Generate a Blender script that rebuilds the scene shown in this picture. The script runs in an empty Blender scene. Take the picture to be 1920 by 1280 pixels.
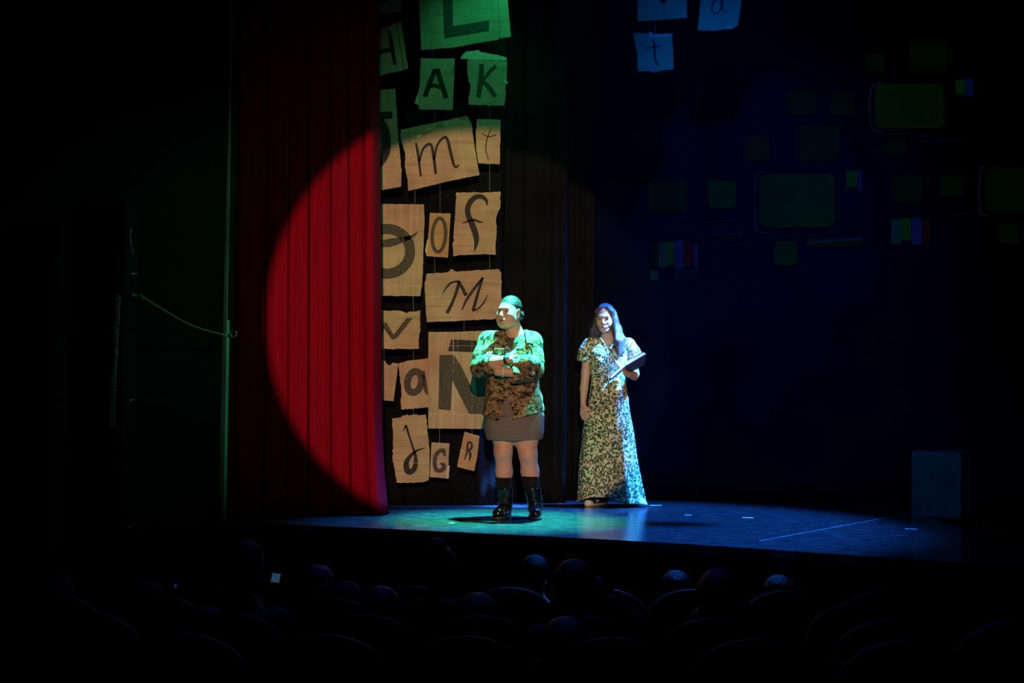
import bpy, bmesh, math, random
import numpy as np
from mathutils import Vector, Matrix

random.seed(7)
rng = np.random.default_rng(7)
scn = bpy.context.scene
COL = scn.collection

# ------------------------------------------------------------------ camera
FOC = 2600.0
HORIZON = 717.0
PITCH = math.atan((HORIZON - 640.0) / FOC)
ROLL = 0.0106
CAM = Vector((0, 0, 1.0))
cam_d = bpy.data.cameras.new('camera')
cam_d.sensor_width = 36.0
cam_d.lens = 36.0 * FOC / 1920.0
cam_d.clip_end = 200
cam = bpy.data.objects.new('camera', cam_d)
COL.objects.link(cam)
cam.matrix_world = Matrix.Translation(CAM) @ Matrix.Rotation(math.pi / 2 + PITCH, 4, 'X') @ Matrix.Rotation(ROLL, 4, 'Z')
scn.camera = cam
CR = cam.matrix_world.to_3x3()


def ray(px, py):
    return CR @ Vector(((px - 960) / FOC, (640 - py) / FOC, -1.0))


def at(px, py, Y):
    """world point seen at a pixel of the photograph, on the plane y = Y"""
    d = ray(px, py)
    return CAM + d * (Y / d.y)


def on_floor(px, py, z=0.0):
    d = ray(px, py)
    return CAM + d * ((z - CAM.z) / d.z)


# ------------------------------------------------------------------ world, exposure
w = bpy.data.worlds.new('dark_house')
scn.world = w
w.use_nodes = True
w.node_tree.nodes['Background'].inputs[0].default_value = (0.05, 0.05, 0.12, 1)
w.node_tree.nodes['Background'].inputs[1].default_value = 0.002
scn.view_settings.view_transform = 'Standard'
scn.view_settings.look = 'None'
scn.view_settings.gamma = 1.0
scn.view_settings.use_curve_mapping = False
scn.view_settings.exposure = 0.0
scn.cycles.max_bounces = 5
scn.cycles.diffuse_bounces = 2
scn.cycles.glossy_bounces = 3
scn.cycles.sample_clamp_indirect = 3.0
scn.cycles.caustics_reflective = False
scn.cycles.caustics_refractive = False


# ------------------------------------------------------------------ stage lights
def spot(name, loc, target, power, color, half_deg, blend=0.1, radius=0.06):
    d = bpy.data.lights.new(name, 'SPOT')
    d.energy = power
    d.color = color
    d.spot_size = math.radians(half_deg * 2)
    d.spot_blend = blend
    d.shadow_soft_size = radius
    o = bpy.data.objects.new(name, d)
    COL.objects.link(o)
    o.location = loc
    o.rotation_euler = (Vector(target) - Vector(loc)).to_track_quat('-Z', 'Y').to_euler()
    return o


# follow spot from the balcony behind the camera: hard-edged disc, patchy pink / yellow gel
warm = spot('follow_spot', (0.35, -12.0, 5.0), (-0.27, 10.6, 1.47), 11800, (1, 1, 1), 4.0, 0.035, 0.05)
ld = warm.data
ld.use_nodes = True
nt = ld.node_tree
em = nt.nodes['Emission']
tc = nt.nodes.new('ShaderNodeTexCoord')
mp = nt.nodes.new('ShaderNodeMapping')
mp.inputs['Scale'].default_value = (42, 30, 0)
sn = nt.nodes.new('ShaderNodeTexNoise')
sn.inputs['Scale'].default_value = 1.0
sn.inputs['Detail'].default_value = 2.0
rp = nt.nodes.new('ShaderNodeValToRGB')
rp.color_ramp.elements[0].position = 0.40
rp.color_ramp.elements[0].color = (1.0, 0.60, 0.43, 1)
rp.color_ramp.elements[1].position = 0.60
rp.color_ramp.elements[1].color = (1.0, 0.84, 0.47, 1)
nt.links.new(tc.outputs['Normal'], mp.inputs['Vector'])
nt.links.new(mp.outputs['Vector'], sn.inputs['Vector'])
nt.links.new(sn.outputs[0], rp.inputs[0])
nt.links.new(rp.outputs[0], em.inputs[0])
# wide dim spill of the same beam
spot('front_spill', (0.3, -12.0, 5.2), (-0.7, 10.6, 1.8), 480, (1.0, 0.62, 0.50), 6.5, 1.0, 0.3)
# green top light, almost straight above the soldier and a little to her left
spot('green_top', (0.38, 10.80, 6.2), (0.05, 10.22, 1.0), 48000, (0.04, 1.0, 0.70), 9.5, 1.0, 0.05)
# green side light on the proscenium edge
spot('green_side', (2.6, 9.7, 4.2), (-2.08, 10.2, 1.75), 420, (0.02, 1.0, 0.36), 15, 0.9, 0.1)
# added lamp standing in for scattered green on the floor before the letters
spot('green_floor', (0.2, 10.92, 6.2), (-0.35, 9.6, 0.0), 900, (0.02, 1.0, 0.42), 13, 0.9, 0.1)
# green from the right for her shoulder and jacket side
spot('green_flank', (1.7, 10.62, 4.2), (0.16, 10.25, 1.12), 2600, (0.03, 1.0, 0.60), 4.0, 0.7, 0.05)
# weak green wash over the upper letters and the curtain edge
spot('green_wash', (0.5, 10.3, 5.0), (-0.15, 11.1, 3.6), 95, (0.02, 1.0, 0.42), 27, 0.9, 0.1)
# blue light, right of the girl
spot('blue_side', (3.0, 10.8, 4.7), (0.93, 11.22, 1.45), 80000, (0.05, 0.26, 1.0), 3.3, 0.4, 0.05)
# blue back light from upstage over the dance floor
spot('blue_back', (2.0, 11.6, 6.4), (0.85, 9.95, 0.0), 20000, (0.015, 0.17, 1.0), 19, 0.6, 0.1)
# unseen lamps added before the back cloth: rims on the right of both figures
spot('blue_skirt_rim', (2.0, 11.72, 2.7), (0.95, 11.3, 0.55), 5200, (0.03, 0.24, 1.0), 11.0, 0.8, 0.04)
spot('blue_rim', (1.7, 11.72, 3.3), (0.05, 10.3, 0.6), 1300, (0.03, 0.24, 1.0), 12, 0.8, 0.05)
# added blue lamp rimming the front rows, and blue wash on the back cloth
spot('blue_house', (0.6, 10.9, 6.6), (0.2, 6.6, -0.2), 150, (0.03, 0.10, 1.0), 34, 0.8, 0.1)
spot('blue_cloth', (1.2, 7.5, 6.0), (2.2, 12.0, 2.0), 1100, (0.0, 0.10, 1.0), 17, 1.0, 0.3)
spot('blue_signs', (1.3, 8.5, 5.8), (1.15, 11.0, 3.75), 95, (0.0, 0.12, 1.0), 8, 0.6, 0.1)
spot('blue_front', (0.5, 4.0, 6.0), (2.9, 10.7, 0.6), 420, (0.02, 0.25, 1.0), 9, 0.9, 0.3)  # lamp added to brighten the front of the dark box


# ------------------------------------------------------------------ materials
def mat(name, color, rough=0.6, spec=0.3, metallic=0.0, noise=None, bump=None, emit=None):
    """noise=(scale, amount), bump=(scale, strength)"""
    m = bpy.data.materials.new(name)
    m.use_nodes = True
    nt = m.node_tree
    b = nt.nodes['Principled BSDF']
    b.inputs['Base Color'].default_value = (*color, 1)
    b.inputs['Roughness'].default_value = rough
    b.inputs['Specular IOR Level'].default_value = spec
    b.inputs['Metallic'].default_value = metallic
    tc = nt.nodes.new('ShaderNodeTexCoord')
    if noise:
        n = nt.nodes.new('ShaderNodeTexNoise')
        n.inputs['Scale'].default_value = noise[0]
        n.inputs['Detail'].default_value = 4
        nt.links.new(tc.outputs['Object'], n.inputs['Vector'])
        r = nt.nodes.new('ShaderNodeValToRGB')
        r.color_ramp.elements[0].position = 0.3
        r.color_ramp.elements[1].position = 0.7
        r.color_ramp.elements[0].color = (*[c * (1 - noise[1]) for c in color], 1)
        r.color_ramp.elements[1].color = (*[min(1, c * (1 + noise[1])) for c in color], 1)
        nt.links.new(n.outputs[0], r.inputs[0])
        nt.links.new(r.outputs[0], b.inputs['Base Color'])
    if bump:
        n = nt.nodes.new('ShaderNodeTexNoise')
        n.inputs['Scale'].default_value = bump[0]
        n.inputs['Detail'].default_value = 3
        nt.links.new(tc.outputs['Object'], n.inputs['Vector'])
        bp = nt.nodes.new('ShaderNodeBump')
        bp.inputs['Strength'].default_value = bump[1]
        bp.inputs['Distance'].default_value = 0.02
        nt.links.new(n.outputs[0], bp.inputs['Height'])
        nt.links.new(bp.outputs[0], b.inputs['Normal'])
    if emit:
        b.inputs['Emission Color'].default_value = (*emit[0], 1)
        b.inputs['Emission Strength'].default_value = emit[1]
    return m


def nodes_of(m):
    return m.node_tree, m.node_tree.nodes['Principled BSDF']


def map_node(nt, scale=(1, 1, 1), rot=(0, 0, 0), loc=(0, 0, 0), src=None):
    mp = nt.nodes.new('ShaderNodeMapping')
    mp.inputs['Scale'].default_value = scale
    mp.inputs['Rotation'].default_value = rot
    mp.inputs['Location'].default_value = loc
    if src is None:
        src = nt.nodes.new('ShaderNodeTexCoord').outputs['Object']
    nt.links.new(src, mp.inputs['Vector'])
    return mp.outputs[0]


def ramp(nt, fac, stops, interp='LINEAR'):
    r = nt.nodes.new('ShaderNodeValToRGB')
    r.color_ramp.interpolation = interp
    els = r.color_ramp.elements
    while len(els) < len(stops):
        els.new(0.5)
    for e, (p, c) in zip(els, stops):
        e.position = p
        e.color = (*c, 1) if len(c) == 3 else c
    nt.links.new(fac, r.inputs[0])
    return r.outputs[0]


def mix(nt, fac, a, b):
    x = nt.nodes.new('ShaderNodeMix')
    x.data_type = 'RGBA'
    for sock, v in ((x.inputs[0], fac), (x.inputs[6], a), (x.inputs[7], b)):
        if isinstance(v, (int, float)):
            sock.default_value = v
        elif isinstance(v, tuple):
            sock.default_value = (*v, 1) if len(v) == 3 else v
        else:
            nt.links.new(v, sock)
    return x.outputs[2]


M = {}
M['velvet'] = mat('black_velvet', (0.006, 0.0055, 0.0055), 0.95, 0.05, noise=(3, 0.3), bump=(60, 0.2))
M['wall'] = mat('black_painted_wall', (0.0018, 0.0018, 0.0018), 0.9, 0.1, noise=(2, 0.4), bump=(25, 0.15))
M['house_floor'] = mat('dark_house_carpet', (0.006, 0.005, 0.005), 0.95, 0.05, noise=(8, 0.4), bump=(80, 0.3))
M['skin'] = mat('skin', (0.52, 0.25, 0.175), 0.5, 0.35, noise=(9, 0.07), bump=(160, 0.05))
M['skin_girl'] = mat('skin_girl', (0.52, 0.29, 0.20), 0.5, 0.35, noise=(9, 0.07), bump=(160, 0.05))
M['lips'] = mat('lips', (0.34, 0.125, 0.10), 0.4, 0.4, noise=(60, 0.1))
M['eye_white'] = mat('eye_white', (0.6, 0.57, 0.53), 0.2, 0.5, noise=(60, 0.05))
M['iris'] = mat('iris', (0.03, 0.016, 0.008), 0.1, 0.5, noise=(300, 0.3))
M['brow'] = mat('brow_hair', (0.02, 0.012, 0.008), 0.7, 0.2, noise=(200, 0.4))
M['leather'] = mat('black_leather', (0.004, 0.004, 0.005), 0.20, 0.35, noise=(20, 0.3), bump=(50, 0.12))
M['rubber'] = mat('boot_sole_rubber', (0.03, 0.027, 0.02), 0.5, 0.4, noise=(40, 0.3))
M['sock'] = mat('black_sock', (0.010, 0.007, 0.006), 0.9, 0.1, noise=(40, 0.3), bump=(150, 0.3))
M['skirt'] = mat('grey_brown_skirt', (0.15, 0.105, 0.098), 0.85, 0.15, noise=(60, 0.1), bump=(120, 0.15))
M['brown_shirt'] = mat('dark_brown_shirt', (0.075, 0.04, 0.025), 0.9, 0.1, noise=(20, 0.2), bump=(60, 0.2))
M['black_plastic'] = mat('black_plastic', (0.012, 0.012, 0.013), 0.35, 0.4, noise=(30, 0.2))
M['watch_face'] = mat('watch_face', (0.10, 0.12, 0.11), 0.15, 0.6, noise=(60, 0.2))
M['white_band'] = mat('pale_wrist_band', (0.55, 0.5, 0.45), 0.6, 0.3, noise=(60, 0.1))
M['mic'] = mat('pale_microphone_foam', (0.65, 0.58, 0.45), 0.8, 0.2, noise=(200, 0.2))
M['canvas'] = mat('dark_canvas_shoe', (0.03, 0.02, 0.018), 0.85, 0.15, noise=(60, 0.3), bump=(200, 0.2))
M['shoe_white'] = mat('white_shoe_rubber', (0.72, 0.68, 0.62), 0.45, 0.4, noise=(30, 0.06))
M['pale_canvas'] = mat('pale_canvas_shoe', (0.75, 0.72, 0.68), 0.7, 0.3, noise=(40, 0.06), bump=(200, 0.2))
M['lace'] = mat('pale_lace', (0.5, 0.45, 0.4), 0.8, 0.2, noise=(90, 0.1))
M['paper'] = mat('page_paper', (0.82, 0.80, 0.76), 0.7, 0.2, noise=(15, 0.03))
M['cover'] = mat('dark_book_cover', (0.07, 0.07, 0.10), 0.5, 0.3, noise=(20, 0.2), bump=(70, 0.1))
M['rope'] = mat('pale_rope', (0.20, 0.17, 0.14), 0.8, 0.2, noise=(90, 0.3), bump=(200, 0.4))
M['steel'] = mat('dull_steel', (0.45, 0.45, 0.45), 0.3, 0.5, 1.0, noise=(30, 0.15))
M['coil'] = mat('coil_metal', (0.35, 0.36, 0.36), 0.35, 0.5, 0.8, noise=(30, 0.2))
M['edge_paint'] = mat('grey_edge_trim_paint', (0.22, 0.24, 0.22), 0.6, 0.3, noise=(3, 0.25), bump=(25, 0.1))
M['box_paint'] = mat('dark_painted_plywood', (0.08, 0.085, 0.09), 0.6, 0.3, noise=(5, 0.35), bump=(30, 0.1))
M['chip'] = mat('bare_chipped_wood', (0.40, 0.38, 0.34), 0.7, 0.2, noise=(50, 0.2))
M['tape'] = mat('white_floor_tape', (0.55, 0.55, 0.55), 0.5, 0.3, noise=(40, 0.1))
M['seam_tape'] = mat('grey_seam_tape', (0.22, 0.22, 0.23), 0.5, 0.3, noise=(12, 0.5))
M['seat_fabric'] = mat('dark_brown_seat_fabric', (0.035, 0.012, 0.008), 0.7, 0.25, noise=(30, 0.3), bump=(150, 0.2))
M['seat_piping'] = mat('grey_seat_edge', (0.05, 0.048, 0.05), 0.5, 0.4, noise=(30, 0.2))
M['seat_wood'] = mat('dark_seat_wood', (0.022, 0.013, 0.009), 0.5, 0.3, noise=(12, 0.4))
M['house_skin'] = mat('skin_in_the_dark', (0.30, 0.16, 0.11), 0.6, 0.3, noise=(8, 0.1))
M['dark_hair'] = mat('dark_hair', (0.012, 0.009, 0.008), 0.45, 0.4, noise=(60, 0.4), bump=(90, 0.5))
M['grey_hair'] = mat('grey_hair', (0.16, 0.15, 0.14), 0.5, 0.4, noise=(60, 0.3), bump=(90, 0.5))
M['brown_hair'] = mat('brown_hair', (0.035, 0.02, 0.012), 0.45, 0.4, noise=(60, 0.4), bump=(90, 0.5))
M['dark_cloth'] = mat('dark_shirt', (0.012, 0.012, 0.014), 0.85, 0.15, noise=(20, 0.3), bump=(50, 0.3))
M['pale_cloth'] = mat('pale_shirt', (0.22, 0.21, 0.20), 0.85, 0.15, noise=(20, 0.1), bump=(50, 0.3))
M['trouser'] = mat('dark_trousers', (0.01, 0.01, 0.012), 0.85, 0.15, noise=(20, 0.3))
M['phone'] = mat('phone_glass', (0.01, 0.01, 0.01), 0.1, 0.5, noise=(9, 0.1))
M['step'] = mat('stair_edge_paint', (0.05, 0.055, 0.05), 0.6, 0.3, noise=(9, 0.3))
M['plate'] = mat('brown_wall_plate', (0.10, 0.07, 0.035), 0.6, 0.3, noise=(15, 0.2))
M['marker'] = mat('black_marker', (0.020, 0.016, 0.014), 0.7, 0.25, noise=(25, 0.3))
M['string'] = mat('nylon_string', (0.30, 0.28, 0.26), 0.3, 0.5, noise=(60, 0.1))
M['liner'] = mat('torn_paper_liner', (0.62, 0.47, 0.34), 0.85, 0.2, noise=(45, 0.12), bump=(120, 0.4))
M['crease'] = mat('cardboard_crease', (0.54, 0.38, 0.26), 0.85, 0.15, noise=(45, 0.12))
M['peel'] = mat('peeled_reddish_patch', (0.42, 0.15, 0.09), 0.85, 0.2, noise=(70, 0.3), bump=(120, 0.4))


def hair_material(name, color, axis_scale):
    m = mat(name, color, 0.28, 0.5)
    nt, b = nodes_of(m)
    v = map_node(nt, axis_scale)
    n = nt.nodes.new('ShaderNodeTexNoise')
    n.inputs['Scale'].default_value = 1.0
    n.inputs['Detail'].default_value = 4
    nt.links.new(v, n.inputs['Vector'])
    nt.links.new(ramp(nt, n.outputs[0], [(0.3, tuple(c * 0.5 for c in color)), (0.7, tuple(c * 1.8 for c in color))]), b.inputs['Base Color'])
    bp = nt.nodes.new('ShaderNodeBump')
    bp.inputs['Strength'].default_value = 0.7
    bp.inputs['Distance'].default_value = 0.01
    nt.links.new(n.outputs[0], bp.inputs['Height'])
    nt.links.new(bp.outputs[0], b.inputs['Normal'])
    return m


M['hair_slick'] = hair_material('slicked_dark_hair', (0.03, 0.022, 0.018), (40, 40, 160))
M['hair_long'] = hair_material('long_dark_hair', (0.035, 0.022, 0.017), (220, 220, 14))


def velvet_red():
    m = mat('red_velvet', (0.24, 0.002, 0.012), 0.9, 0.04)
    nt, b = nodes_of(m)
    v = map_node(nt, (90, 30, 1.2))
    n = nt.nodes.new('ShaderNodeTexNoise')
    n.inputs['Scale'].default_value = 1.0
    n.inputs['Detail'].default_value = 4
    nt.links.new(v, n.inputs['Vector'])
    nt.links.new(ramp(nt, n.outputs[0], [(0.3, (0.18, 0.0012, 0.008)), (0.7, (0.27, 0.002, 0.012))]), b.inputs['Base Color'])
    bp = nt.nodes.new('ShaderNodeBump')
    bp.inputs['Strength'].default_value = 0.25
    bp.inputs['Distance'].default_value = 0.006
    nt.links.new(n.outputs[0], bp.inputs['Height'])
    nt.links.new(bp.outputs[0], b.inputs['Normal'])
    return m


M['red'] = velvet_red()


def stage_floor_material():
    m = mat('glossy_black_dance_floor', (0.02, 0.022, 0.024), 0.22, 0.55)
    nt, b = nodes_of(m)
    v = map_node(nt, (3.0, 9.0, 1))
    n = nt.nodes.new('ShaderNodeTexNoise')
    n.inputs['Scale'].default_value = 2.5
    n.inputs['Detail'].default_value = 8
    n.inputs['Roughness'].default_value = 0.7
    nt.links.new(v, n.inputs['Vector'])
    nt.links.new(ramp(nt, n.outputs[0], [(0.35, (0.010, 0.011, 0.012)), (0.60, (0.03, 0.032, 0.034)), (0.75, (0.12, 0.125, 0.13))]), b.inputs['Base Color'])
    nt.links.new(ramp(nt, n.outputs[0], [(0.3, (0.10, 0.10, 0.10)), (0.7, (0.24, 0.24, 0.24))]), b.inputs['Roughness'])
    n2 = nt.nodes.new('ShaderNodeTexNoise')
    n2.inputs['Scale'].default_value = 40
    n2.inputs['Detail'].default_value = 4
    nt.links.new(map_node(nt, (0.35, 2.0, 1)), n2.inputs['Vector'])
    bp = nt.nodes.new('ShaderNodeBump')
    bp.inputs['Strength'].default_value = 0.07
    bp.inputs['Distance'].default_value = 0.01
    nt.links.new(n2.outputs[0], bp.inputs['Height'])
    nt.links.new(bp.outputs[0], b.inputs['Normal'])
    return m


M['stage'] = stage_floor_material()


def cardboard(name, vertical, tint=(0.46, 0.285, 0.165)):
    m = mat(name, tint, 0.85, 0.15)
    nt, b = nodes_of(m)
    src = nt.nodes.new('ShaderNodeTexCoord').outputs['Object']
    v = map_node(nt, (1.0, 0.01, 0.02) if vertical else (0.02, 0.01, 1.0), src=src)
    n = nt.nodes.new('ShaderNodeTexNoise')
    n.inputs['Scale'].default_value = 75
    n.inputs['Detail'].default_value = 2
    nt.links.new(v, n.inputs['Vector'])
    blot = nt.nodes.new('ShaderNodeTexNoise')
    blot.inputs['Scale'].default_value = 5
    blot.inputs['Detail'].default_value = 4
    nt.links.new(src, blot.inputs['Vector'])
    base = ramp(nt, blot.outputs[0], [(0.35, tuple(c * 0.84 for c in tint)), (0.65, tuple(c * 1.1 for c in tint))])
    dark = ramp(nt, n.outputs[0], [(0.36, (0.58, 0.56, 0.52)), (0.46, (0.96, 0.96, 0.96)), (0.6, (1, 1, 1)), (0.72, (1.15, 1.15, 1.15))])
    x = nt.nodes.new('ShaderNodeMix')
    x.data_type = 'RGBA'
    x.blend_type = 'MULTIPLY'
    x.inputs[0].default_value = 0.5
    nt.links.new(base, x.inputs[6])
    nt.links.new(dark, x.inputs[7])
    nt.links.new(x.outputs[2], b.inputs['Base Color'])
    wv = nt.nodes.new('ShaderNodeTexWave')
    wv.bands_direction = 'X' if vertical else 'Z'
    wv.inputs['Scale'].default_value = 38
    nt.links.new(src, wv.inputs['Vector'])
    bp = nt.nodes.new('ShaderNodeBump')
    bp.inputs['Strength'].default_value = 0.07
    bp.inputs['Distance'].default_value = 0.004
    nt.links.new(wv.outputs[0], bp.inputs['Height'])
    nt.links.new(bp.outputs[0], b.inputs['Normal'])
    return m


M['card_h'] = cardboard('cardboard_horizontal_flutes', False)
M['card_v'] = cardboard('cardboard_vertical_flutes', True)
M['card_o'] = cardboard('cardboard_tan', False, (0.46, 0.25, 0.11))


def pencil():
    """hatched pencil / pen filling over cardboard"""
    m = mat('pencil_hatching', (0.06, 0.045, 0.035), 0.75, 0.25)
    nt, b = nodes_of(m)
    v = map_node(nt, (60, 8, 170), rot=(0, math.radians(35), 0))
    n = nt.nodes.new('ShaderNodeTexNoise')
    n.inputs['Scale'].default_value = 1.0
    n.inputs['Detail'].default_value = 5
    nt.links.new(v, n.inputs['Vector'])
    nt.links.new(ramp(nt, n.outputs[0], [(0.38, (0.028, 0.022, 0.018)), (0.52, (0.075, 0.052, 0.038)), (0.72, (0.19, 0.125, 0.08))]), b.inputs['Base Color'])
    return m


M['pencil'] = pencil()


def camo():
    m = mat('digital_camouflage', (0.4, 0.3, 0.2), 0.85, 0.15)
    nt, b = nodes_of(m)
    src = nt.nodes.new('ShaderNodeTexCoord').outputs['Object']
    sp = nt.nodes.new('ShaderNodeVectorMath')
    sp.operation = 'SNAP'
    sp.inputs[1].default_value = (0.0075, 0.0075, 0.0075)
    nt.links.new(src, sp.inputs[0])

    def layer(scale, off):
        n = nt.nodes.new('ShaderNodeTexNoise')
        n.inputs['Scale'].default_value = scale
        n.inputs['Detail'].default_value = 3
        nt.links.new(map_node(nt, (1, 1, 1.8), loc=off, src=sp.outputs[0]), n.inputs['Vector'])
        return n.outputs[0]
    base = ramp(nt, layer(16, (0, 0, 0)), [(0.0, (0.27, 0.155, 0.08)), (0.5, (0.20, 0.11, 0.055))], 'CONSTANT')
    f1 = ramp(nt, layer(22, (4, 1, 2)), [(0.0, (0, 0, 0)), (0.54, (1, 1, 1))], 'CONSTANT')
    c = mix(nt, f1, base, (0.10, 0.055, 0.03))
    f2 = ramp(nt, layer(26, (1, 7, 5)), [(0.0, (0, 0, 0)), (0.56, (1, 1, 1))], 'CONSTANT')
    c = mix(nt, f2, c, (0.018, 0.014, 0.012))
    f3 = ramp(nt, layer(30, (3, 2, 9)), [(0.0, (0, 0, 0)), (0.66, (1, 1, 1))], 'CONSTANT')
    c = mix(nt, f3, c, (0.38, 0.26, 0.16))
    nt.links.new(c, b.inputs['Base Color'])
    n = nt.nodes.new('ShaderNodeTexNoise')
    n.inputs['Scale'].default_value = 14
    n.inputs['Detail'].default_value = 3
    nt.links.new(src, n.inputs['Vector'])
    bp = nt.nodes.new('ShaderNodeBump')
    bp.inputs['Strength'].default_value = 0.6
    bp.inputs['Distance'].default_value = 0.03
    nt.links.new(n.outputs[0], bp.inputs['Height'])
    nt.links.new(bp.outputs[0], b.inputs['Normal'])
    return m


M['camo'] = camo()


def leaf_print():
    m = mat('leaf_print_cotton', (0.7, 0.68, 0.55), 0.8, 0.15)
    nt, b = nodes_of(m)
    src = nt.nodes.new('ShaderNodeTexCoord').outputs['Object']
    wob = nt.nodes.new('ShaderNodeTexNoise')
    wob.inputs['Scale'].default_value = 14
    nt.links.new(src, wob.inputs['Vector'])
    addv = nt.nodes.new('ShaderNodeMixRGB')
    addv.blend_type = 'ADD'
    addv.inputs[0].default_value = 0.025
    nt.links.new(src, addv.inputs[1])
    nt.links.new(wob.outputs[1], addv.inputs[2])
    c = (0.58, 0.60, 0.36)
    specs = [(25, 62, 24, (0.30, 0.13, 0.07), 0.34, (0, 0, 0)),
             (-40, 64, 24, (0.22, 0.10, 0.055), 0.34, (5, 1, 3)),
             (60, 58, 22, (0.018, 0.075, 0.030), 0.335, (2, 8, 1)),
             (-15, 60, 22, (0.014, 0.05, 0.026), 0.33, (7, 3, 4)),
             (-65, 58, 22, (0.02, 0.085, 0.035), 0.32, (1, 5, 9)),
             (10, 150, 9, (0.02, 0.05, 0.025), 0.15, (4, 4, 2))]
    for ang, sx, sz, colr, thr, off in specs:
        v = nt.nodes.new('ShaderNodeTexVoronoi')
        v.inputs['Scale'].default_value = 1.0
        r = map_node(nt, (1, 1, 1), rot=(0, math.radians(ang), 0), loc=off, src=addv.outputs[0])
        nt.links.new(map_node(nt, (sx, 16, sz), src=r), v.inputs['Vector'])
        f = ramp(nt, v.outputs['Distance'], [(thr - 0.02, (1, 1, 1)), (thr + 0.02, (0, 0, 0))])
        c = mix(nt, f, c, colr)
    nt.links.new(c, b.inputs['Base Color'])
    n = nt.nodes.new('ShaderNodeTexNoise')
    n.inputs['Scale'].default_value = 9
    nt.links.new(map_node(nt, (1.6, 1.6, 0.3), src=src), n.inputs['Vector'])
    bp = nt.nodes.new('ShaderNodeBump')
    bp.inputs['Strength'].default_value = 0.4
    bp.inputs['Distance'].default_value = 0.04
    nt.links.new(n.outputs[0], bp.inputs['Height'])
    nt.links.new(bp.outputs[0], b.inputs['Normal'])
    return m


M['leaf'] = leaf_print()


def screen_glow(name, color, strength):
    m = mat(name, (0.003, 0.003, 0.004), 0.9, 0.05)
    nt, b = nodes_of(m)
    n = nt.nodes.new('ShaderNodeTexNoise')
    n.inputs['Scale'].default_value = 3
    n.inputs['Detail'].default_value = 3
    nt.links.new(nt.nodes.new('ShaderNodeTexCoord').outputs['Object'], n.inputs['Vector'])
    c = ramp(nt, n.outputs[0], [(0.3, tuple(x * 0.7 for x in color)), (0.7, color)])
    nt.links.new(c, b.inputs['Emission Color'])
    b.inputs['Emission Strength'].default_value = strength
    return m


M['tv_green'] = screen_glow('projected_green', (0.08, 1.0, 0.18), 0.0046)
M['tv_dim'] = screen_glow('projected_dim_green', (0.10, 1.0, 0.22), 0.0021)
M['tv_line'] = screen_glow('projected_blue_line', (0.03, 0.22, 1.0), 0.021)
M['tv_line_dim'] = screen_glow('projected_dim_blue_line', (0.03, 0.16, 1.0), 0.010)
M['bar_cyan'] = screen_glow('projected_cyan_bar', (0.05, 0.45, 1.0), 0.013)
M['bar_green'] = screen_glow('projected_green_bar', (0.06, 1.0, 0.10), 0.009)
M['bar_blue'] = screen_glow('projected_blue_bar', (0.04, 0.08, 1.0), 0.030)
M['bar_red'] = screen_glow('projected_red_bar', (1.0, 0.1, 0.2), 0.0035)
M['phone_lit'] = mat('lit_phone_screen', (0.01, 0.01, 0.01), 0.2, 0.5, noise=(20, 0.2), emit=((0.12, 0.40, 0.75), 0.13))
M['phone_dim'] = mat('dim_phone_screen', (0.01, 0.01, 0.01), 0.2, 0.5, noise=(20, 0.2), emit=((0.05, 0.10, 0.9), 0.12))


# ------------------------------------------------------------------ object helpers
def mesh_obj(name, verts, faces, material, parent=None, smooth=False, loc=None):
    me = bpy.data.meshes.new(name)
    me.from_pydata([tuple(v) for v in verts], [], [tuple(f) for f in faces])
    me.materials.append(material)
    if smooth:
        me.polygons.foreach_set('use_smooth', [True] * len(me.polygons))
    me.update()
    o = bpy.data.objects.new(name, me)
    COL.objects.link(o)
    if parent:
        o.parent = parent
    if loc is not None:
        o.location = loc
    return o


def empty(name, loc):
    o = bpy.data.objects.new(name, None)
    COL.objects.link(o)
    o.location = loc
    o.empty_display_size = 0.1
    return o


def tag(o, label, cat, group=None, kind=None):
    if label:
        o['label'] = label
    if cat:
        o['category'] = cat
    if group:
        o['group'] = group
    if kind:
        o['kind'] = kind
    return o


def struct(o, label=None):
    o['kind'] = 'structure'
    if label:
        o['label'] = label
    return o


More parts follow.
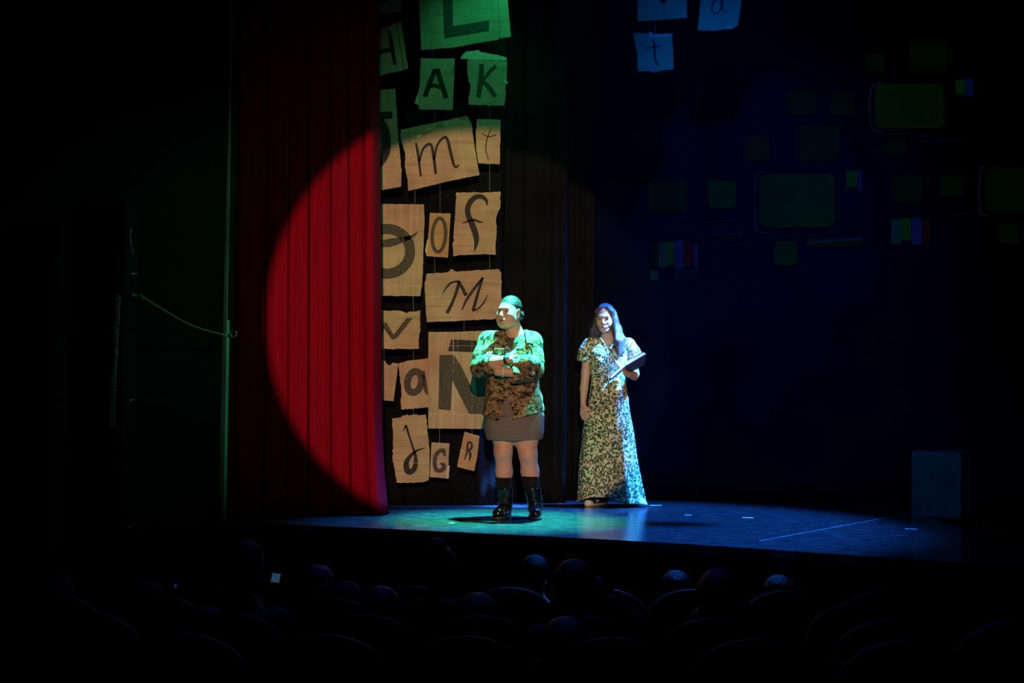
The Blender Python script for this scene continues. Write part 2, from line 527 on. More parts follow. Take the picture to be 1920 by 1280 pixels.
class MB:
    """collects simple solids into one mesh"""

    def __init__(self):
        self.v, self.f = [], []

    def add(self, v, f):
        n = len(self.v)
        self.v += [tuple(p) for p in v]
        self.f += [tuple(i + n for i in q) for q in f]
        return self

    def box(self, lo, hi):
        x0, y0, z0 = lo
        x1, y1, z1 = hi
        v = [(x0, y0, z0), (x1, y0, z0), (x1, y1, z0), (x0, y1, z0), (x0, y0, z1), (x1, y0, z1), (x1, y1, z1), (x0, y1, z1)]
        return self.add(v, [(0, 3, 2, 1), (4, 5, 6, 7), (0, 1, 5, 4), (1, 2, 6, 5), (2, 3, 7, 6), (3, 0, 4, 7)])

    def hexa(self, p):
        """eight corners: four of one face then four of the opposite face"""
        return self.add(p, [(0, 3, 2, 1), (4, 5, 6, 7), (0, 1, 5, 4), (1, 2, 6, 5), (2, 3, 7, 6), (3, 0, 4, 7)])

    def slab(self, o, u, v, n):
        o, u, v, n = map(Vector, (o, u, v, n))
        return self.hexa([o, o + u, o + u + v, o + v, o + n, o + u + n, o + u + v + n, o + v + n])

    def tube(self, pts, r, n=8):
        pts = [Vector(p) for p in pts]
        rs = r if isinstance(r, (list, tuple)) else [r] * len(pts)
        rings = []
        up = Vector((0.13, 0.21, 0.97))
        for i, p in enumerate(pts):
            t = (pts[min(i + 1, len(pts) - 1)] - pts[max(i - 1, 0)]).normalized()
            a = t.cross(up)
            if a.length < 1e-3:
                a = t.cross(Vector((1, 0, 0)))
            a.normalize()
            b = t.cross(a)
            rings.append([p + (a * math.cos(2 * math.pi * k / n) + b * math.sin(2 * math.pi * k / n)) * rs[i] for k in range(n)])
        v = [q for ring in rings for q in ring]
        f = []
        for i in range(len(pts) - 1):
            for k in range(n):
                f.append((i * n + k, i * n + (k + 1) % n, (i + 1) * n + (k + 1) % n, (i + 1) * n + k))
        f.append(tuple(reversed(range(n))))
        f.append(tuple((len(pts) - 1) * n + k for k in range(n)))
        return self.add(v, f)

    def torus(self, c, u, v, R, r, n=24, m=8):
        c, u, v = Vector(c), Vector(u).normalized(), Vector(v).normalized()
        w = u.cross(v)
        vs, fs = [], []
        for i in range(n):
            a = 2 * math.pi * i / n
            d = u * math.cos(a) + v * math.sin(a)
            for k in range(m):
                b = 2 * math.pi * k / m
                vs.append(c + d * (R + r * math.cos(b)) + w * r * math.sin(b))
        for i in range(n):
            for k in range(m):
                fs.append((i * m + k, ((i + 1) % n) * m + k, ((i + 1) % n) * m + (k + 1) % m, i * m + (k + 1) % m))
        return self.add(vs, fs)

    def ball(self, c, r, n=12, m=8):
        c = Vector(c)
        r = Vector(r) if hasattr(r, '__len__') else Vector((r, r, r))
        vs = [c + Vector((0, 0, r.z))]
        for i in range(1, m):
            th = math.pi * i / m
            for k in range(n):
                ph = 2 * math.pi * k / n
                vs.append(c + Vector((r.x * math.sin(th) * math.cos(ph), r.y * math.sin(th) * math.sin(ph), r.z * math.cos(th))))
        vs.append(c - Vector((0, 0, r.z)))
        fs = []
        for k in range(n):
            fs.append((0, 1 + k, 1 + (k + 1) % n))
            fs.append((len(vs) - 1, len(vs) - 1 - n + (k + 1) % n, len(vs) - 1 - n + k))
        for i in range(m - 2):
            for k in range(n):
                a = 1 + i * n
                fs.append((a + k, a + n + k, a + n + (k + 1) % n, a + (k + 1) % n))
        return self.add(vs, fs)

    def build(self, name, material, parent=None, smooth=False, loc=None, bevel=0):
        o = mesh_obj(name, self.v, self.f, material, parent, smooth, loc)
        if bevel:
            b = o.modifiers.new('bevel', 'BEVEL')
            b.width = bevel
            b.segments = 2
            b.limit_method = 'ANGLE'
        return o


# ------------------------------------------------------------------ signed distance fields -> one continuous surface
class Field:
    def __init__(self, lo, hi, res):
        self.lo = np.array(lo, float)
        self.res = res
        self.n = np.ceil((np.array(hi) - self.lo) / res).astype(int) + 1
        self.ax = [self.lo[i] + np.arange(self.n[i]) * res for i in range(3)]
        self.v = np.full(self.n, 0.5, np.float32)

    def sub(self, lo, hi):
        s = []
        for i in range(3):
            a = max(0, int(math.floor((lo[i] - self.lo[i]) / self.res)))
            b = min(self.n[i], int(math.ceil((hi[i] - self.lo[i]) / self.res)) + 1)
            if b <= a:
                return None, None
            s.append(slice(a, b))
        g = (self.ax[0][s[0]][:, None, None], self.ax[1][s[1]][None, :, None], self.ax[2][s[2]][None, None, :])
        return tuple(s), g

    def put(self, fn, lo, hi, k=0.02, op='add'):
        pad = max(0.03, 2 * k)
        s, g = self.sub([x - pad for x in lo], [x + pad for x in hi])
        if s is None:
            return
        d = fn(*g).astype(np.float32)
        a = self.v[s]
        if op == 'add':
            h = np.clip(0.5 + 0.5 * (a - d) / max(k, 1e-5), 0, 1)
            self.v[s] = a * (1 - h) + d * h - k * h * (1 - h)
        elif op == 'cut':
            d = -d
            h = np.clip(0.5 - 0.5 * (a - d) / max(k, 1e-5), 0, 1)
            self.v[s] = a * (1 - h) + d * h + k * h * (1 - h)
        elif op == 'max':
            h = np.clip(0.5 - 0.5 * (a - d) / max(k, 1e-5), 0, 1)
            self.v[s] = a * (1 - h) + d * h + k * h * (1 - h)

    def cap(self, a, b, ra, rb, k=0.02, op='add'):
        a, b = np.array(a, float), np.array(b, float)
        ba = b - a
        l2 = max(1e-9, float(ba @ ba))

        def fn(x, y, z):
            px, py, pz = x - a[0], y - a[1], z - a[2]
            t = np.clip((px * ba[0] + py * ba[1] + pz * ba[2]) / l2, 0, 1)
            return np.sqrt((px - t * ba[0]) ** 2 + (py - t * ba[1]) ** 2 + (pz - t * ba[2]) ** 2) - (ra + (rb - ra) * t)
        r = max(ra, rb)
        self.put(fn, np.minimum(a, b) - r, np.maximum(a, b) + r, k, op)

    def chain(self, pts, rs, k=0.015, op='add'):
        for i in range(len(pts) - 1):
            self.cap(pts[i], pts[i + 1], rs[i], rs[i + 1], k, op)

    def ell(self, c, r, k=0.02, R=None, op='add'):
        """R: 3x3 whose rows are the local axes"""
        c, r = np.array(c, float), np.array(r, float)
        A = np.eye(3) if R is None else np.array(R, float)

        def fn(x, y, z):
            px, py, pz = x - c[0], y - c[1], z - c[2]
            q = [A[i][0] * px + A[i][1] * py + A[i][2] * pz for i in range(3)]
            k0 = np.sqrt(sum((q[i] / r[i]) ** 2 for i in range(3)))
            k1 = np.sqrt(sum((q[i] / r[i] ** 2) ** 2 for i in range(3))) + 1e-6
            return k0 * (k0 - 1) / k1
        m = max(r)
        self.put(fn, c - m, c + m, k, op)

    def loft(self, rows, k=0.02, op='add', fold=None):
        """rows: (z, cx, cy, rx, ry); fold(angle, z) -> relative radius"""
        rows = sorted(rows)
        zz = np.array([r[0] for r in rows])
        C = [np.array([r[i] for r in rows]) for i in range(1, 5)]

        def fn(x, y, z):
            zf = z.ravel()
            cx, cy, rx, ry = [np.interp(zf, zz, c)[None, None, :] for c in C]
            dx, dy = x - cx, y - cy
            s = 1.0
            if fold is not None:
                s = fold(np.arctan2(dy, dx), z)
            d = (np.sqrt((dx / (rx * s)) ** 2 + (dy / (ry * s)) ** 2) - 1) * np.minimum(rx, ry)
            return np.maximum(d, np.maximum(zz[0] - z, z - zz[-1]))
        lo = [min(C[0] - C[2] * 1.2), min(C[1] - C[3] * 1.2), zz[0]]
        hi = [max(C[0] + C[2] * 1.2), max(C[1] + C[3] * 1.2), zz[-1]]
        self.put(fn, lo, hi, k, op)

    def mesh(self, name, material, parent=None, loc=None):
        v = self.v
        # keep the surface inside the grid
        for ax in range(3):
            for e in (0, -1):
                sl = [slice(None)] * 3
                sl[ax] = e
                v[tuple(sl)] = np.maximum(v[tuple(sl)], 0.01)
        s = v < 0
        nx, ny, nz = s.shape
        cnt = np.zeros((nx - 1, ny - 1, nz - 1), np.uint8)
        cor = [(i, j, k) for i in (0, 1) for j in (0, 1) for k in (0, 1)]
        for i, j, k in cor:
            cnt += s[i:nx - 1 + i, j:ny - 1 + j, k:nz - 1 + k]
        act = (cnt > 0) & (cnt < 8)
        idx = np.argwhere(act)
        vid = np.full(act.shape, -1, np.int32)
        vid[act] = np.arange(len(idx))
        val = {c: v[idx[:, 0] + c[0], idx[:, 1] + c[1], idx[:, 2] + c[2]] for c in cor}
        acc = np.zeros((len(idx), 3))
        num = np.zeros(len(idx))
        for a in cor:
            for ax in range(3):
                if a[ax]:
                    continue
                b = list(a)
                b[ax] = 1
                b = tuple(b)
                va, vb = val[a], val[b]
                cr = (va < 0) != (vb < 0)
                t = np.where(cr, va / np.where(cr, va - vb, 1), 0)
                p = np.tile(np.array(a, float), (len(idx), 1))
                p[:, ax] = t
                acc += p * cr[:, None]
                num += cr
        co = (idx + acc / num[:, None]) * self.res + self.lo
        quads = []
        for ax in range(3):
            sl0, sl1 = [slice(1, -1)] * 3, [slice(1, -1)] * 3
            sl0[ax], sl1[ax] = slice(0, -1), slice(1, None)
            a, b = s[tuple(sl0)], s[tuple(sl1)]
            e = np.argwhere(a != b)
            if not len(e):
                continue
            sg = a[e[:, 0], e[:, 1], e[:, 2]]
            off = np.ones(3, int)
            off[ax] = 0
            e = e + off
            u, w_ = [(1, 2), (2, 0), (0, 1)][ax]
            q = []
            for du, dw in ((-1, -1), (0, -1), (0, 0), (-1, 0)):
                c = e.copy()
                c[:, u] += du
                c[:, w_] += dw
                q.append(vid[c[:, 0], c[:, 1], c[:, 2]])
            q = np.stack(q, 1)
            q[~sg] = q[~sg][:, ::-1]
            quads.append(q)
        q = np.concatenate(quads)
        q = q[(q >= 0).all(1)]
        me = bpy.data.meshes.new(name)
        me.vertices.add(len(co))
        me.vertices.foreach_set('co', co.astype(np.float32).ravel())
        me.loops.add(len(q) * 4)
        me.loops.foreach_set('vertex_index', q.astype(np.int32).ravel())
        me.polygons.add(len(q))
        me.polygons.foreach_set('loop_start', np.arange(0, len(q) * 4, 4, dtype=np.int32))
        me.polygons.foreach_set('use_smooth', np.ones(len(q), bool))
        me.update(calc_edges=True)
        me.validate()
        me.materials.append(material)
        o = bpy.data.objects.new(name, me)
        COL.objects.link(o)
        if parent:
            o.parent = parent
        if loc is not None:
            o.location = loc
        return o


# ================================================================== STRUCTURE
# stage floor: straight back, bowed front edge
edge_px = [(150, 972.6), (276, 975), (415, 977.5), (550, 983), (680, 989), (830, 996), (980, 1003), (1130, 1010.7), (1280, 1019), (1430, 1029),
           (1580, 1039.5), (1750, 1051), (1920, 1063), (2060, 1073)]
edge = [on_floor(*p) for p in edge_px]
back_y = 13.4
v = [(p.x, p.y, 0) for p in edge] + [(p.x, back_y, 0) for p in edge]
n = len(edge)
thick = 0.05
v += [(p[0], p[1], p[2] - thick) for p in v[:2 * n]]
f = []
for i in range(n - 1):
    f.append((i, i + 1, n + i + 1, n + i))
    f.append((2 * n + i, 3 * n + i, 3 * n + i + 1, 2 * n + i + 1))
    f.append((i, 2 * n + i, 2 * n + i + 1, i + 1))
    f.append((n + i, n + i + 1, 3 * n + i + 1, 3 * n + i))
f.append((0, n, 3 * n, 2 * n))
f.append((n - 1, 3 * n - 1, 4 * n - 1, 2 * n - 1))
struct(mesh_obj('floor', v, f, M['stage']), 'glossy black stage floor with bowed front edge, lit green and blue')

# stage front below the lip
v = [(p.x, p.y + 0.03, -thick) for p in edge] + [(p.x, p.y + 0.03, -1.6) for p in edge] + [(p.x, p.y + 0.1, -thick) for p in edge] + [(p.x, p.y + 0.1, -1.6) for p in edge]
f = []
for i in range(n - 1):
    f += [(i, n + i, n + i + 1, i + 1), (2 * n + i, 2 * n + i + 1, 3 * n + i + 1, 3 * n + i), (i, i + 1, 2 * n + i + 1, 2 * n + i), (n + i, 3 * n + i, 3 * n + i + 1, n + i + 1)]
struct(mesh_obj('wall_front', v, f, M['wall']), 'black stage front below the lip')


def house_z(Y):
    return -1.046 + (7.5 - Y) * 0.083


# auditorium floor, raked
b = MB()
b.hexa([(-9, -1, house_z(-1) - 0.1), (9, -1, house_z(-1) - 0.1), (9, 10.2, house_z(10.2) - 0.1), (-9, 10.2, house_z(10.2) - 0.1),
        (-9, -1, house_z(-1)), (9, -1, house_z(-1)), (9, 10.2, house_z(10.2)), (-9, 10.2, house_z(10.2))])
o = struct(b.build('floor_auditorium', M['house_floor']), 'dark raked auditorium floor')
o.name = 'floor_house'

# proscenium wall on the left, splayed towards the house
pa0, pa1 = at(432, 0, 10.2), at(414, 966, 10.2)
pb = on_floor(276, 974.6)
b = MB()
dirx = pb.x - pa1.x
diry = pb.y - pa1.y
far = 6.0
fx, fy = pa1.x + dirx * far, pa1.y + diry * far
b.hexa([(fx, fy, -1.7), (pa1.x, 10.2, -1.7), (pa1.x, 10.5, -1.7), (fx, fy + 0.5, -1.7),
        (fx + 0.13, fy, 5.5), (pa0.x + 0.05, 10.2, 5.5), (pa0.x + 0.05, 10.5, 5.5), (fx + 0.13, fy + 0.5, 5.5)])
struct(b.build('wall_left', M['wall']), 'black proscenium wall left of the red curtain')
# its painted edge
e0a, e0b = at(427.5, -30, 10.18), at(436.5, -30, 10.18)
e1a, e1b = at(411, 966, 10.18), at(419, 966, 10.18)
e1a.z = e1b.z = 0.0
b = MB()
b.hexa([e1a, e1b, e1b + Vector((0, 0.1, 0)), e1a + Vector((0, 0.1, 0)), e0a, e0b, e0b + Vector((0, 0.1, 0)), e0a + Vector((0, 0.1, 0))])
struct(b.build('trim_1', M['edge_paint']), 'grey proscenium edge strip glowing green beside the red curtain')
# back wall
b = MB()
b.box((-6, 13.4, 0), (7, 13.5, 6.5))
struct(b.build('wall_back', M['wall']), 'black back wall of the stage')


# ------------------------------------------------------------------ hanging cloths
def cloth(name, left, right, material, ytop_off=0.0, pleats=(), wave=0.02, nw=9, seed=0, curl=0.0, nx=160, nz=24, hem_flare=0.0, thickness=0.004):
    """left/right: (top point, bottom point) of each edge"""
    r = random.Random(seed)
    ph = [r.uniform(0, 6.28) for _ in range(6)]
    vs, fs = [], []
    for j in range(nz + 1):
        t = j / nz                     # 0 bottom, 1 top
        L = left[1].lerp(left[0], t)
        R = right[1].lerp(right[0], t)
        for i in range(nx + 1):
            u = i / nx
            p = L.lerp(R, u)
            amp = wave * (1.15 - 0.4 * t)
            y = amp * (math.sin(u * nw * 6.283 + ph[0] + 0.5 * math.sin(t * 2 + ph[1])) * 0.6 + 0.5 * math.sin(u * nw * 2.7 * 6.283 + ph[2] + t) * 0.5)
            for (c, w_, d) in pleats:
                c2 = c + 0.008 * (1 - t)
                y += d * math.exp(-((u - c2) / w_) ** 2)
            if curl and u > 0.955:
                y += curl * ((u - 0.955) / 0.045) ** 2
            if hem_flare and t < 0.16:
                s = (1 - t / 0.16) ** 2
                y -= hem_flare * s * (0.4 + 0.6 * math.sin(u * 17 + ph[3]) ** 2)
                p = p + Vector((0.05 * s * u ** 8, 0, 0))
            vs.append((p.x, p.y + y, p.z))
    for j in range(nz):
        for i in range(nx):
            a = j * (nx + 1) + i
            fs.append((a, a + 1, a + nx + 2, a + nx + 1))
    o = mesh_obj(name, vs, fs, material, smooth=True)
    s = o.modifiers.new('thickness', 'SOLIDIFY')
    s.thickness = thickness
    s.offset = 0
    return o


def edge_line(x0, x1, Y):
    """top and bottom point of a vertical cloth edge seen from (x0, top of frame) to x1 at the floor"""
    top = at(x0, 0, Y)
    bot = at(x1, 960, Y)
    k = (0.004 - bot.z) / (top.z - bot.z)
    bot = bot.lerp(top, k)
    top = bot.lerp(top, 1.25)
    return (top, bot)


o = cloth('stage_curtain', edge_line(434, 418, 10.42), edge_line(706, 713, 10.36), M['red'], wave=0.006, nw=5, seed=3,
          pleats=[(0.06, .008, .05), (0.25, .006, .07), (0.40, .007, .03), (0.535, .0055, .075), (0.68, .006, .05), (0.80, .006, .04), (0.90, .01, .03)],
          curl=0.20, nx=420, nz=40, hem_flare=0.05)
tag(o, 'red velvet stage curtain with vertical pleats beside the black wall', 'curtain')

o = cloth('black_drape', edge_line(690, 700, 11.38), edge_line(952, 936, 11.34), M['velvet'], wave=0.025, nw=4, seed=5, curl=0.12, hem_flare=0.06)
tag(o, 'black stage drape hanging behind the cardboard letters', 'drape')
o = cloth('black_drape', edge_line(930, 915, 11.62), edge_line(1071, 1062, 11.58), M['velvet'], wave=0.02, nw=3, seed=8, curl=0.14)
tag(o, 'black stage drape with blue edge between the two performers', 'drape')
o = cloth('black_drape', edge_line(1050, 1040, 11.95), edge_line(1119, 1114, 11.92), M['velvet'], wave=0.02, nw=2, seed=9, curl=0.10, nx=80)
tag(o, 'narrow dark drape just behind the girl, left of the back cloth', 'drape')

# back cloth with the projected television pictures
SA, SB = on_floor(1110, 934.5), on_floor(1900, 954)
sdir = (SB - SA)
sdir.z = 0
sdir.normalize()
snor = Vector((sdir.y, -sdir.x, 0))          # towards the audience
SA2 = SA - sdir * 0.15
SB2 = SB + sdir * 1.2
ps = empty('projection_screen', SA)
tag(ps, 'dark blue back cloth carrying faint projected television pictures', 'backdrop')
L_ = (SA2 + Vector((0, 0, 5)), SA2 + Vector((0, 0, 0.004)))
R_ = (SB2 + Vector((0, 0, 5)), SB2 + Vector((0, 0, 0.004)))
M['back_cloth'] = mat('dark_back_cloth', (0.0013, 0.003, 0.010), 0.95, 0.0, noise=(2.0, 0.25), bump=(60, 0.2))
o = cloth('cloth', L_, R_, M['back_cloth'], wave=0.004, nw=5, seed=2)
o.parent = ps
o.location = -SA


def on_screen(px, py, off=0.012):
    d = ray(px, py)
    P0 = SA + snor * off
    t = (P0 - CAM).dot(snor) / d.dot(snor)
    return CAM + d * t - SA


def screen_poly(name, pts, material, parent, off=0.012, th=0.004):
    front = [on_screen(x, y, off) for x, y in pts]
    back = [p - snor * th for p in front]
    m = len(pts)
    f = [tuple(range(m)), tuple(reversed(range(m, 2 * m)))]
    for i in range(m):
        f.append((i, m + i, m + (i + 1) % m, (i + 1) % m))
    return mesh_obj(name, front + back, f, material, parent)


def rounded(x0, y0, x1, y1, r, n=5):
    pts = []
    for cx, cy, a0 in ((x1 - r, y0 + r, -90), (x1 - r, y1 - r, 0), (x0 + r, y1 - r, 90), (x0 + r, y0 + r, 180)):
        for k in range(n + 1):
            a = math.radians(a0 + 90 * k / n)
            pts.append((cx + r * math.cos(a), cy + r * math.sin(a)))
    return pts


def line_poly(pts, wd):
    """ribbon polygon around a polyline in pixels"""
    L, R = [], []
    for i, p in enumerate(pts):
        a = Vector(pts[max(i - 1, 0)])
        c = Vector(pts[min(i + 1, len(pts) - 1)])
        t = (c - a).normalized()
        nn = Vector((-t.y, t.x))
        wi = wd[i] if isinstance(wd, (list, tuple)) else wd
        L.append((p[0] + nn.x * wi / 2, p[1] + nn.y * wi / 2))
        R.append((p[0] - nn.x * wi / 2, p[1] - nn.y * wi / 2))
    return L + R[::-1]


def tv(screen, green='tv_dim', outline=None, lines=()):
    x0, y0, x1, y1 = screen
    s = screen_poly('projected_television', rounded(x0, y0, x1, y1, min(x1 - x0, y1 - y0) * 0.16), M[green], ps)
    if outline:
        screen_poly('outline', line_poly(outline, 2.6), M['tv_line'], s, 0.013)
    for a in lines:
        screen_poly('outline', line_poly(a[:-1], a[-1]), M['tv_line_dim'], s, 0.013)
    return s


def arc_left(x, y0, y1, r=14, reach=22):
    return [(x + reach, y0 - 1), (x + r, y0), (x + r * 0.4, y0 + r * 0.25), (x + 2, y0 + r), (x, (y0 + y1) / 2), (x + 2, y1 - r), (x + r * 0.4, y1 - r * 0.25), (x + r, y1), (x + reach + 6, y1)]


tv((1424, 326, 1566, 426), 'tv_green', arc_left(1414, 322, 436), [((1446, 450), (1480, 445), (1530, 442), 2), ((1572, 330), (1573, 410), 3)])
tv((1640, 157, 1770, 240), 'tv_green', arc_left(1630, 157, 246), [((1650, 252), (1700, 250), (1752, 256), 2), ((1717, 265), (1760, 262), (1806, 262), 2.4)])
tv((1848, 314, 1924, 398), 'tv_dim', arc_left(1836, 314, 402, 8, 12))
tv((1396, 252, 1444, 300), 'tv_dim', None, [((1385, 250), (1385, 306), 2.4), ((1451, 250), (1451, 303), 2.6)])
tv((1474, 168, 1531, 216), 'tv_dim')
tv((1558, 172, 1602, 215), 'tv_dim', None, [((1562, 170), (1576, 168), 3)])
tv((1492, 234, 1574, 300), 'tv_dim', None, [((1492, 303), (1545, 303), 2.6)])
tv((1660, 262, 1700, 288), 'tv_dim')
tv((1622, 100, 1658, 134), 'tv_dim')
tv((1704, 80, 1776, 134), 'tv_dim')
tv((1216, 336, 1288, 400), 'tv_dim', None, [((1272, 407), (1292, 407), 4)])
tv((1328, 338, 1380, 390), 'tv_green', None, [((1329, 336), (1350, 334), 3), ((1316, 417), (1350, 415), (1392, 411), 3), ((1332, 440), (1392, 437), 4), ((1368, 461), (1430, 456), 2)])
tv((1452, 452, 1494, 497), 'tv_green')
tv((1672, 328, 1732, 378), 'tv_dim')
tv((1762, 330, 1806, 368), 'tv_dim')
tv((1874, 420, 1912, 455), 'tv_dim', None, [((1778, 402), (1830, 401), 2)])
s = tv((1514, 446, 1616, 462), 'tv_dim')
screen_poly('outline', line_poly([(1512, 456), (1560, 451), (1616, 448)], 4), M['tv_line'], s, 0.013)
for rects in ([(1222, 455, 1234, 498, 'tv_dim'), (1235, 454, 1249, 502, 'bar_cyan'), (1249, 453, 1264, 497, 'bar_green'), (1265, 450, 1282, 504, 'bar_blue'), (1283, 454, 1300, 500, 'bar_red'), (1301, 456, 1309, 504, 'bar_blue'), (1219, 506, 1235, 525, 'bar_cyan'), (1266, 506, 1308, 524, 'tv_line_dim')],
              [(1671, 411, 1690, 457, 'bar_cyan'), (1690, 409, 1708, 450, 'bar_green'), (1709, 408, 1728, 458, 'bar_blue'), (1729, 410, 1744, 456, 'bar_red')],
              [(1587, 321, 1590, 356, 'bar_cyan'), (1590, 320, 1607, 350, 'bar_green'), (1608, 318, 1616, 357, 'bar_blue')],
              [(1792, 150, 1810, 176, 'bar_green'), (1811, 147, 1824, 180, 'bar_blue')]):
    x0 = min(r[0] for r in rects)
    x1 = max(r[2] for r in rects)
    y0 = min(r[1] for r in rects)
    y1 = max(r[3] for r in rects)
    back = screen_poly('projected_colour_bars', [(x0, y0), (x1, y0), (x1, y1), (x0, y1)], M['back_cloth'], ps, 0.010, 0.003)
    for (a, b_, c, d, mm) in rects:
        screen_poly('colour_bar', [(a, b_), (c, b_), (c, d), (a, d)], M[mm], back, 0.013)

# ================================================================== CARDBOARD LETTERS


def smooth_path(pts, per=8):
    """Catmull-Rom; pts rows of any width"""
    P = [np.array(p, float) for p in pts]
    P = [2 * P[0] - P[1]] + P + [2 * P[-1] - P[-2]]
    out = []
    for i in range(1, len(P) - 2):
        for k in range(per):
            t = k / per
            a, b_, c, d = P[i - 1], P[i], P[i + 1], P[i + 2]
            out.append(0.5 * ((2 * b_) + (-a + c) * t + (2 * a - 5 * b_ + 4 * c - d) * t * t + (-a + 3 * b_ - 3 * c + d) * t ** 3))
    out.append(P[-2])
    return out


def torn(poly, amp, seed, step=4.0):
    """subdivide polygon edges (pixels) and roughen them"""
    r = random.Random(seed)
    out = []
    m = len(poly)
    for i in range(m):
        a, b_ = Vector(poly[i]), Vector(poly[(i + 1) % m])
        d = b_ - a
        k = max(1, int(d.length / step))
        nn = Vector((-d.y, d.x)).normalized() if d.length else Vector((0, 0))
        for q in range(k):
            p = a + d * (q / k)
            if q and amp:
                p = p + nn * r.gauss(0, amp * 0.6) + d.normalized() * r.uniform(-0.3, 0.3) * step
            elif amp:
                p = p + Vector((r.gauss(0, amp * 0.3), r.gauss(0, amp * 0.3)))
            out.append((p.x, p.y))
    return out


class Sign:
    def __init__(self, poly, Y, material, label, seed, amp=0.8, step=4.0, rim=None, string_top=None):
        self.Y = Y
        xs, ys = [p[0] for p in poly], [p[1] for p in poly]
        self.c = at((min(xs) + max(xs)) / 2, (min(ys) + max(ys)) / 2, Y)
        self.o = empty('cardboard_sign', self.c)
        tag(self.o, label, 'sign', 'cardboard letter signs hung on the drapes')
        pts = torn(poly, amp, seed, step)
        self.plate('board', pts, material, 0.0, 0.007)
        if rim:
            # torn paper layer that sticks out behind the board
            cx, cy = (min(xs) + max(xs)) / 2, (min(ys) + max(ys)) / 2
            rp = [(x + (rim if x > cx else -rim) * 0.6, y + (rim if y > cy else -rim) * 0.6) for x, y in poly]
            o = self.plate('torn_liner', torn(rp, max(amp, 0.8) * 1.5, seed + 50, 3.2), M['liner'], 0.0075, 0.002)
            o['label'] = 'paler torn paper edge'
        if string_top:
            for x, y0, y1 in string_top:
                a, b_ = at(x, y0, Y + 0.004) - self.c, at(x + (y1 - y0) * 0.004, y1, Y + 0.004) - self.c
                MB().tube([a, b_], 0.0012, 5).build('string', M['string'], self.o)

    def P(self, x, y, dy=0.0):
        return at(x, y, self.Y) - self.c + Vector((0, dy, 0))

    def plate(self, name, pts, material, dy, th, parent=None):
        m = len(pts)
        a = sum(pts[i][0] * pts[(i + 1) % m][1] - pts[(i + 1) % m][0] * pts[i][1] for i in range(m))
        if a > 0:
            pts = pts[::-1]
        v = [self.P(x, y, dy) for x, y in pts] + [self.P(x, y, dy + th) for x, y in pts]
        f = [tuple(range(m)), tuple(reversed(range(m, 2 * m)))]
        f += [(i, m + i, m + (i + 1) % m, (i + 1) % m) for i in range(m)]
        return mesh_obj(name, v, f, material, parent or self.o)

    def letter(self, strokes, material, label, holes=()):
        """strokes: lists of (x, y, width); a closed ring when first == last; 'poly' for a filled outline"""
        vs, fs = [], []
        for st in strokes:
            if st[0] == 'poly':
                pts = st[1]
                m = len(pts)
                a = sum(pts[i][0] * pts[(i + 1) % m][1] - pts[(i + 1) % m][0] * pts[i][1] for i in range(m))
                if a > 0:
                    pts = pts[::-1]
                k = len(vs)
                vs += [self.P(x, y, -0.0012) for x, y in pts] + [self.P(x, y, -0.0001) for x, y in pts]
                fs += [tuple(range(k, k + m))]
                fs += [(k + i, k + m + i, k + m + (i + 1) % m, k + (i + 1) % m) for i in range(m)]
                continue
            closed = st[0][:2] == st[-1][:2] and len(st) > 3
            path = smooth_path(st, 7) if len(st) > 2 else [np.array(p, float) for p in st]
            L, R = [], []
            m = len(path)
            for i, p in enumerate(path):
                if closed:
                    a, c = path[(i - 1) % (m - 1)], path[(i + 1) % (m - 1)]
                else:
                    a, c = path[max(i - 1, 0)], path[min(i + 1, m - 1)]
                t = np.array(c[:2] - a[:2])
                t = t / (np.linalg.norm(t) + 1e-9)
                nn = np.array((-t[1], t[0])) * max(p[2], 0.3) / 2
                L.append(p[:2] + nn)
                R.append(p[:2] - nn)
            k = len(vs)
            for i in range(m):
                for q in (L[i], R[i]):
                    vs.append(self.P(q[0], q[1], -0.0012))
                for q in (L[i], R[i]):
                    vs.append(self.P(q[0], q[1], -0.0001))
            for i in range(m - 1):
                a, b_ = k + 4 * i, k + 4 * i + 4
                fs += [(a, b_, b_ + 1, a + 1), (a, a + 2, b_ + 2, b_), (a + 1, b_ + 1, b_ + 3, a + 3)]
        o = mesh_obj('letter', vs, fs, material, self.o)
        me = o.data
        bm = bmesh.new()
        bm.from_mesh(me)
        bmesh.ops.recalc_face_normals(bm, faces=bm.faces)
        bm.to_mesh(me)
        bm.free()
        o['label'] = label
        return o

    def crease(self, a, b_, wd=1.4, material=None, name='crease'):
        return self.plate(name, line_poly([a, b_], wd * .75), material or M['crease'], -0.0012, 0.0012)


def ring(cx, cy, rx, ry, wd, n=20, rot=0, a0=0, a1=360):
    pts = []
    cr, sr = math.cos(math.radians(rot)), math.sin(math.radians(rot))
    for k in range(n + 1):
        a = math.radians(a0 + (a1 - a0) * k / n)
        x, y = rx * math.cos(a), ry * math.sin(a)
        pts.append((cx + x * cr - y * sr, cy + x * sr + y * cr, wd))
    if a1 - a0 == 360:
        pts[-1] = pts[0]
    return pts


YS = 11.08
# 1 top left scrap
s = Sign([(690, -70), (757, -72), (752, 19), (736, 22), (714, 26), (690, 27)], YS, M['card_v'], 'dim cardboard scrap cut by the top edge, against the red curtain', 1, 0.6)
s.letter([ring(716, -8, 9, 13, 3, 14)], M['marker'], 'curve of a black letter')
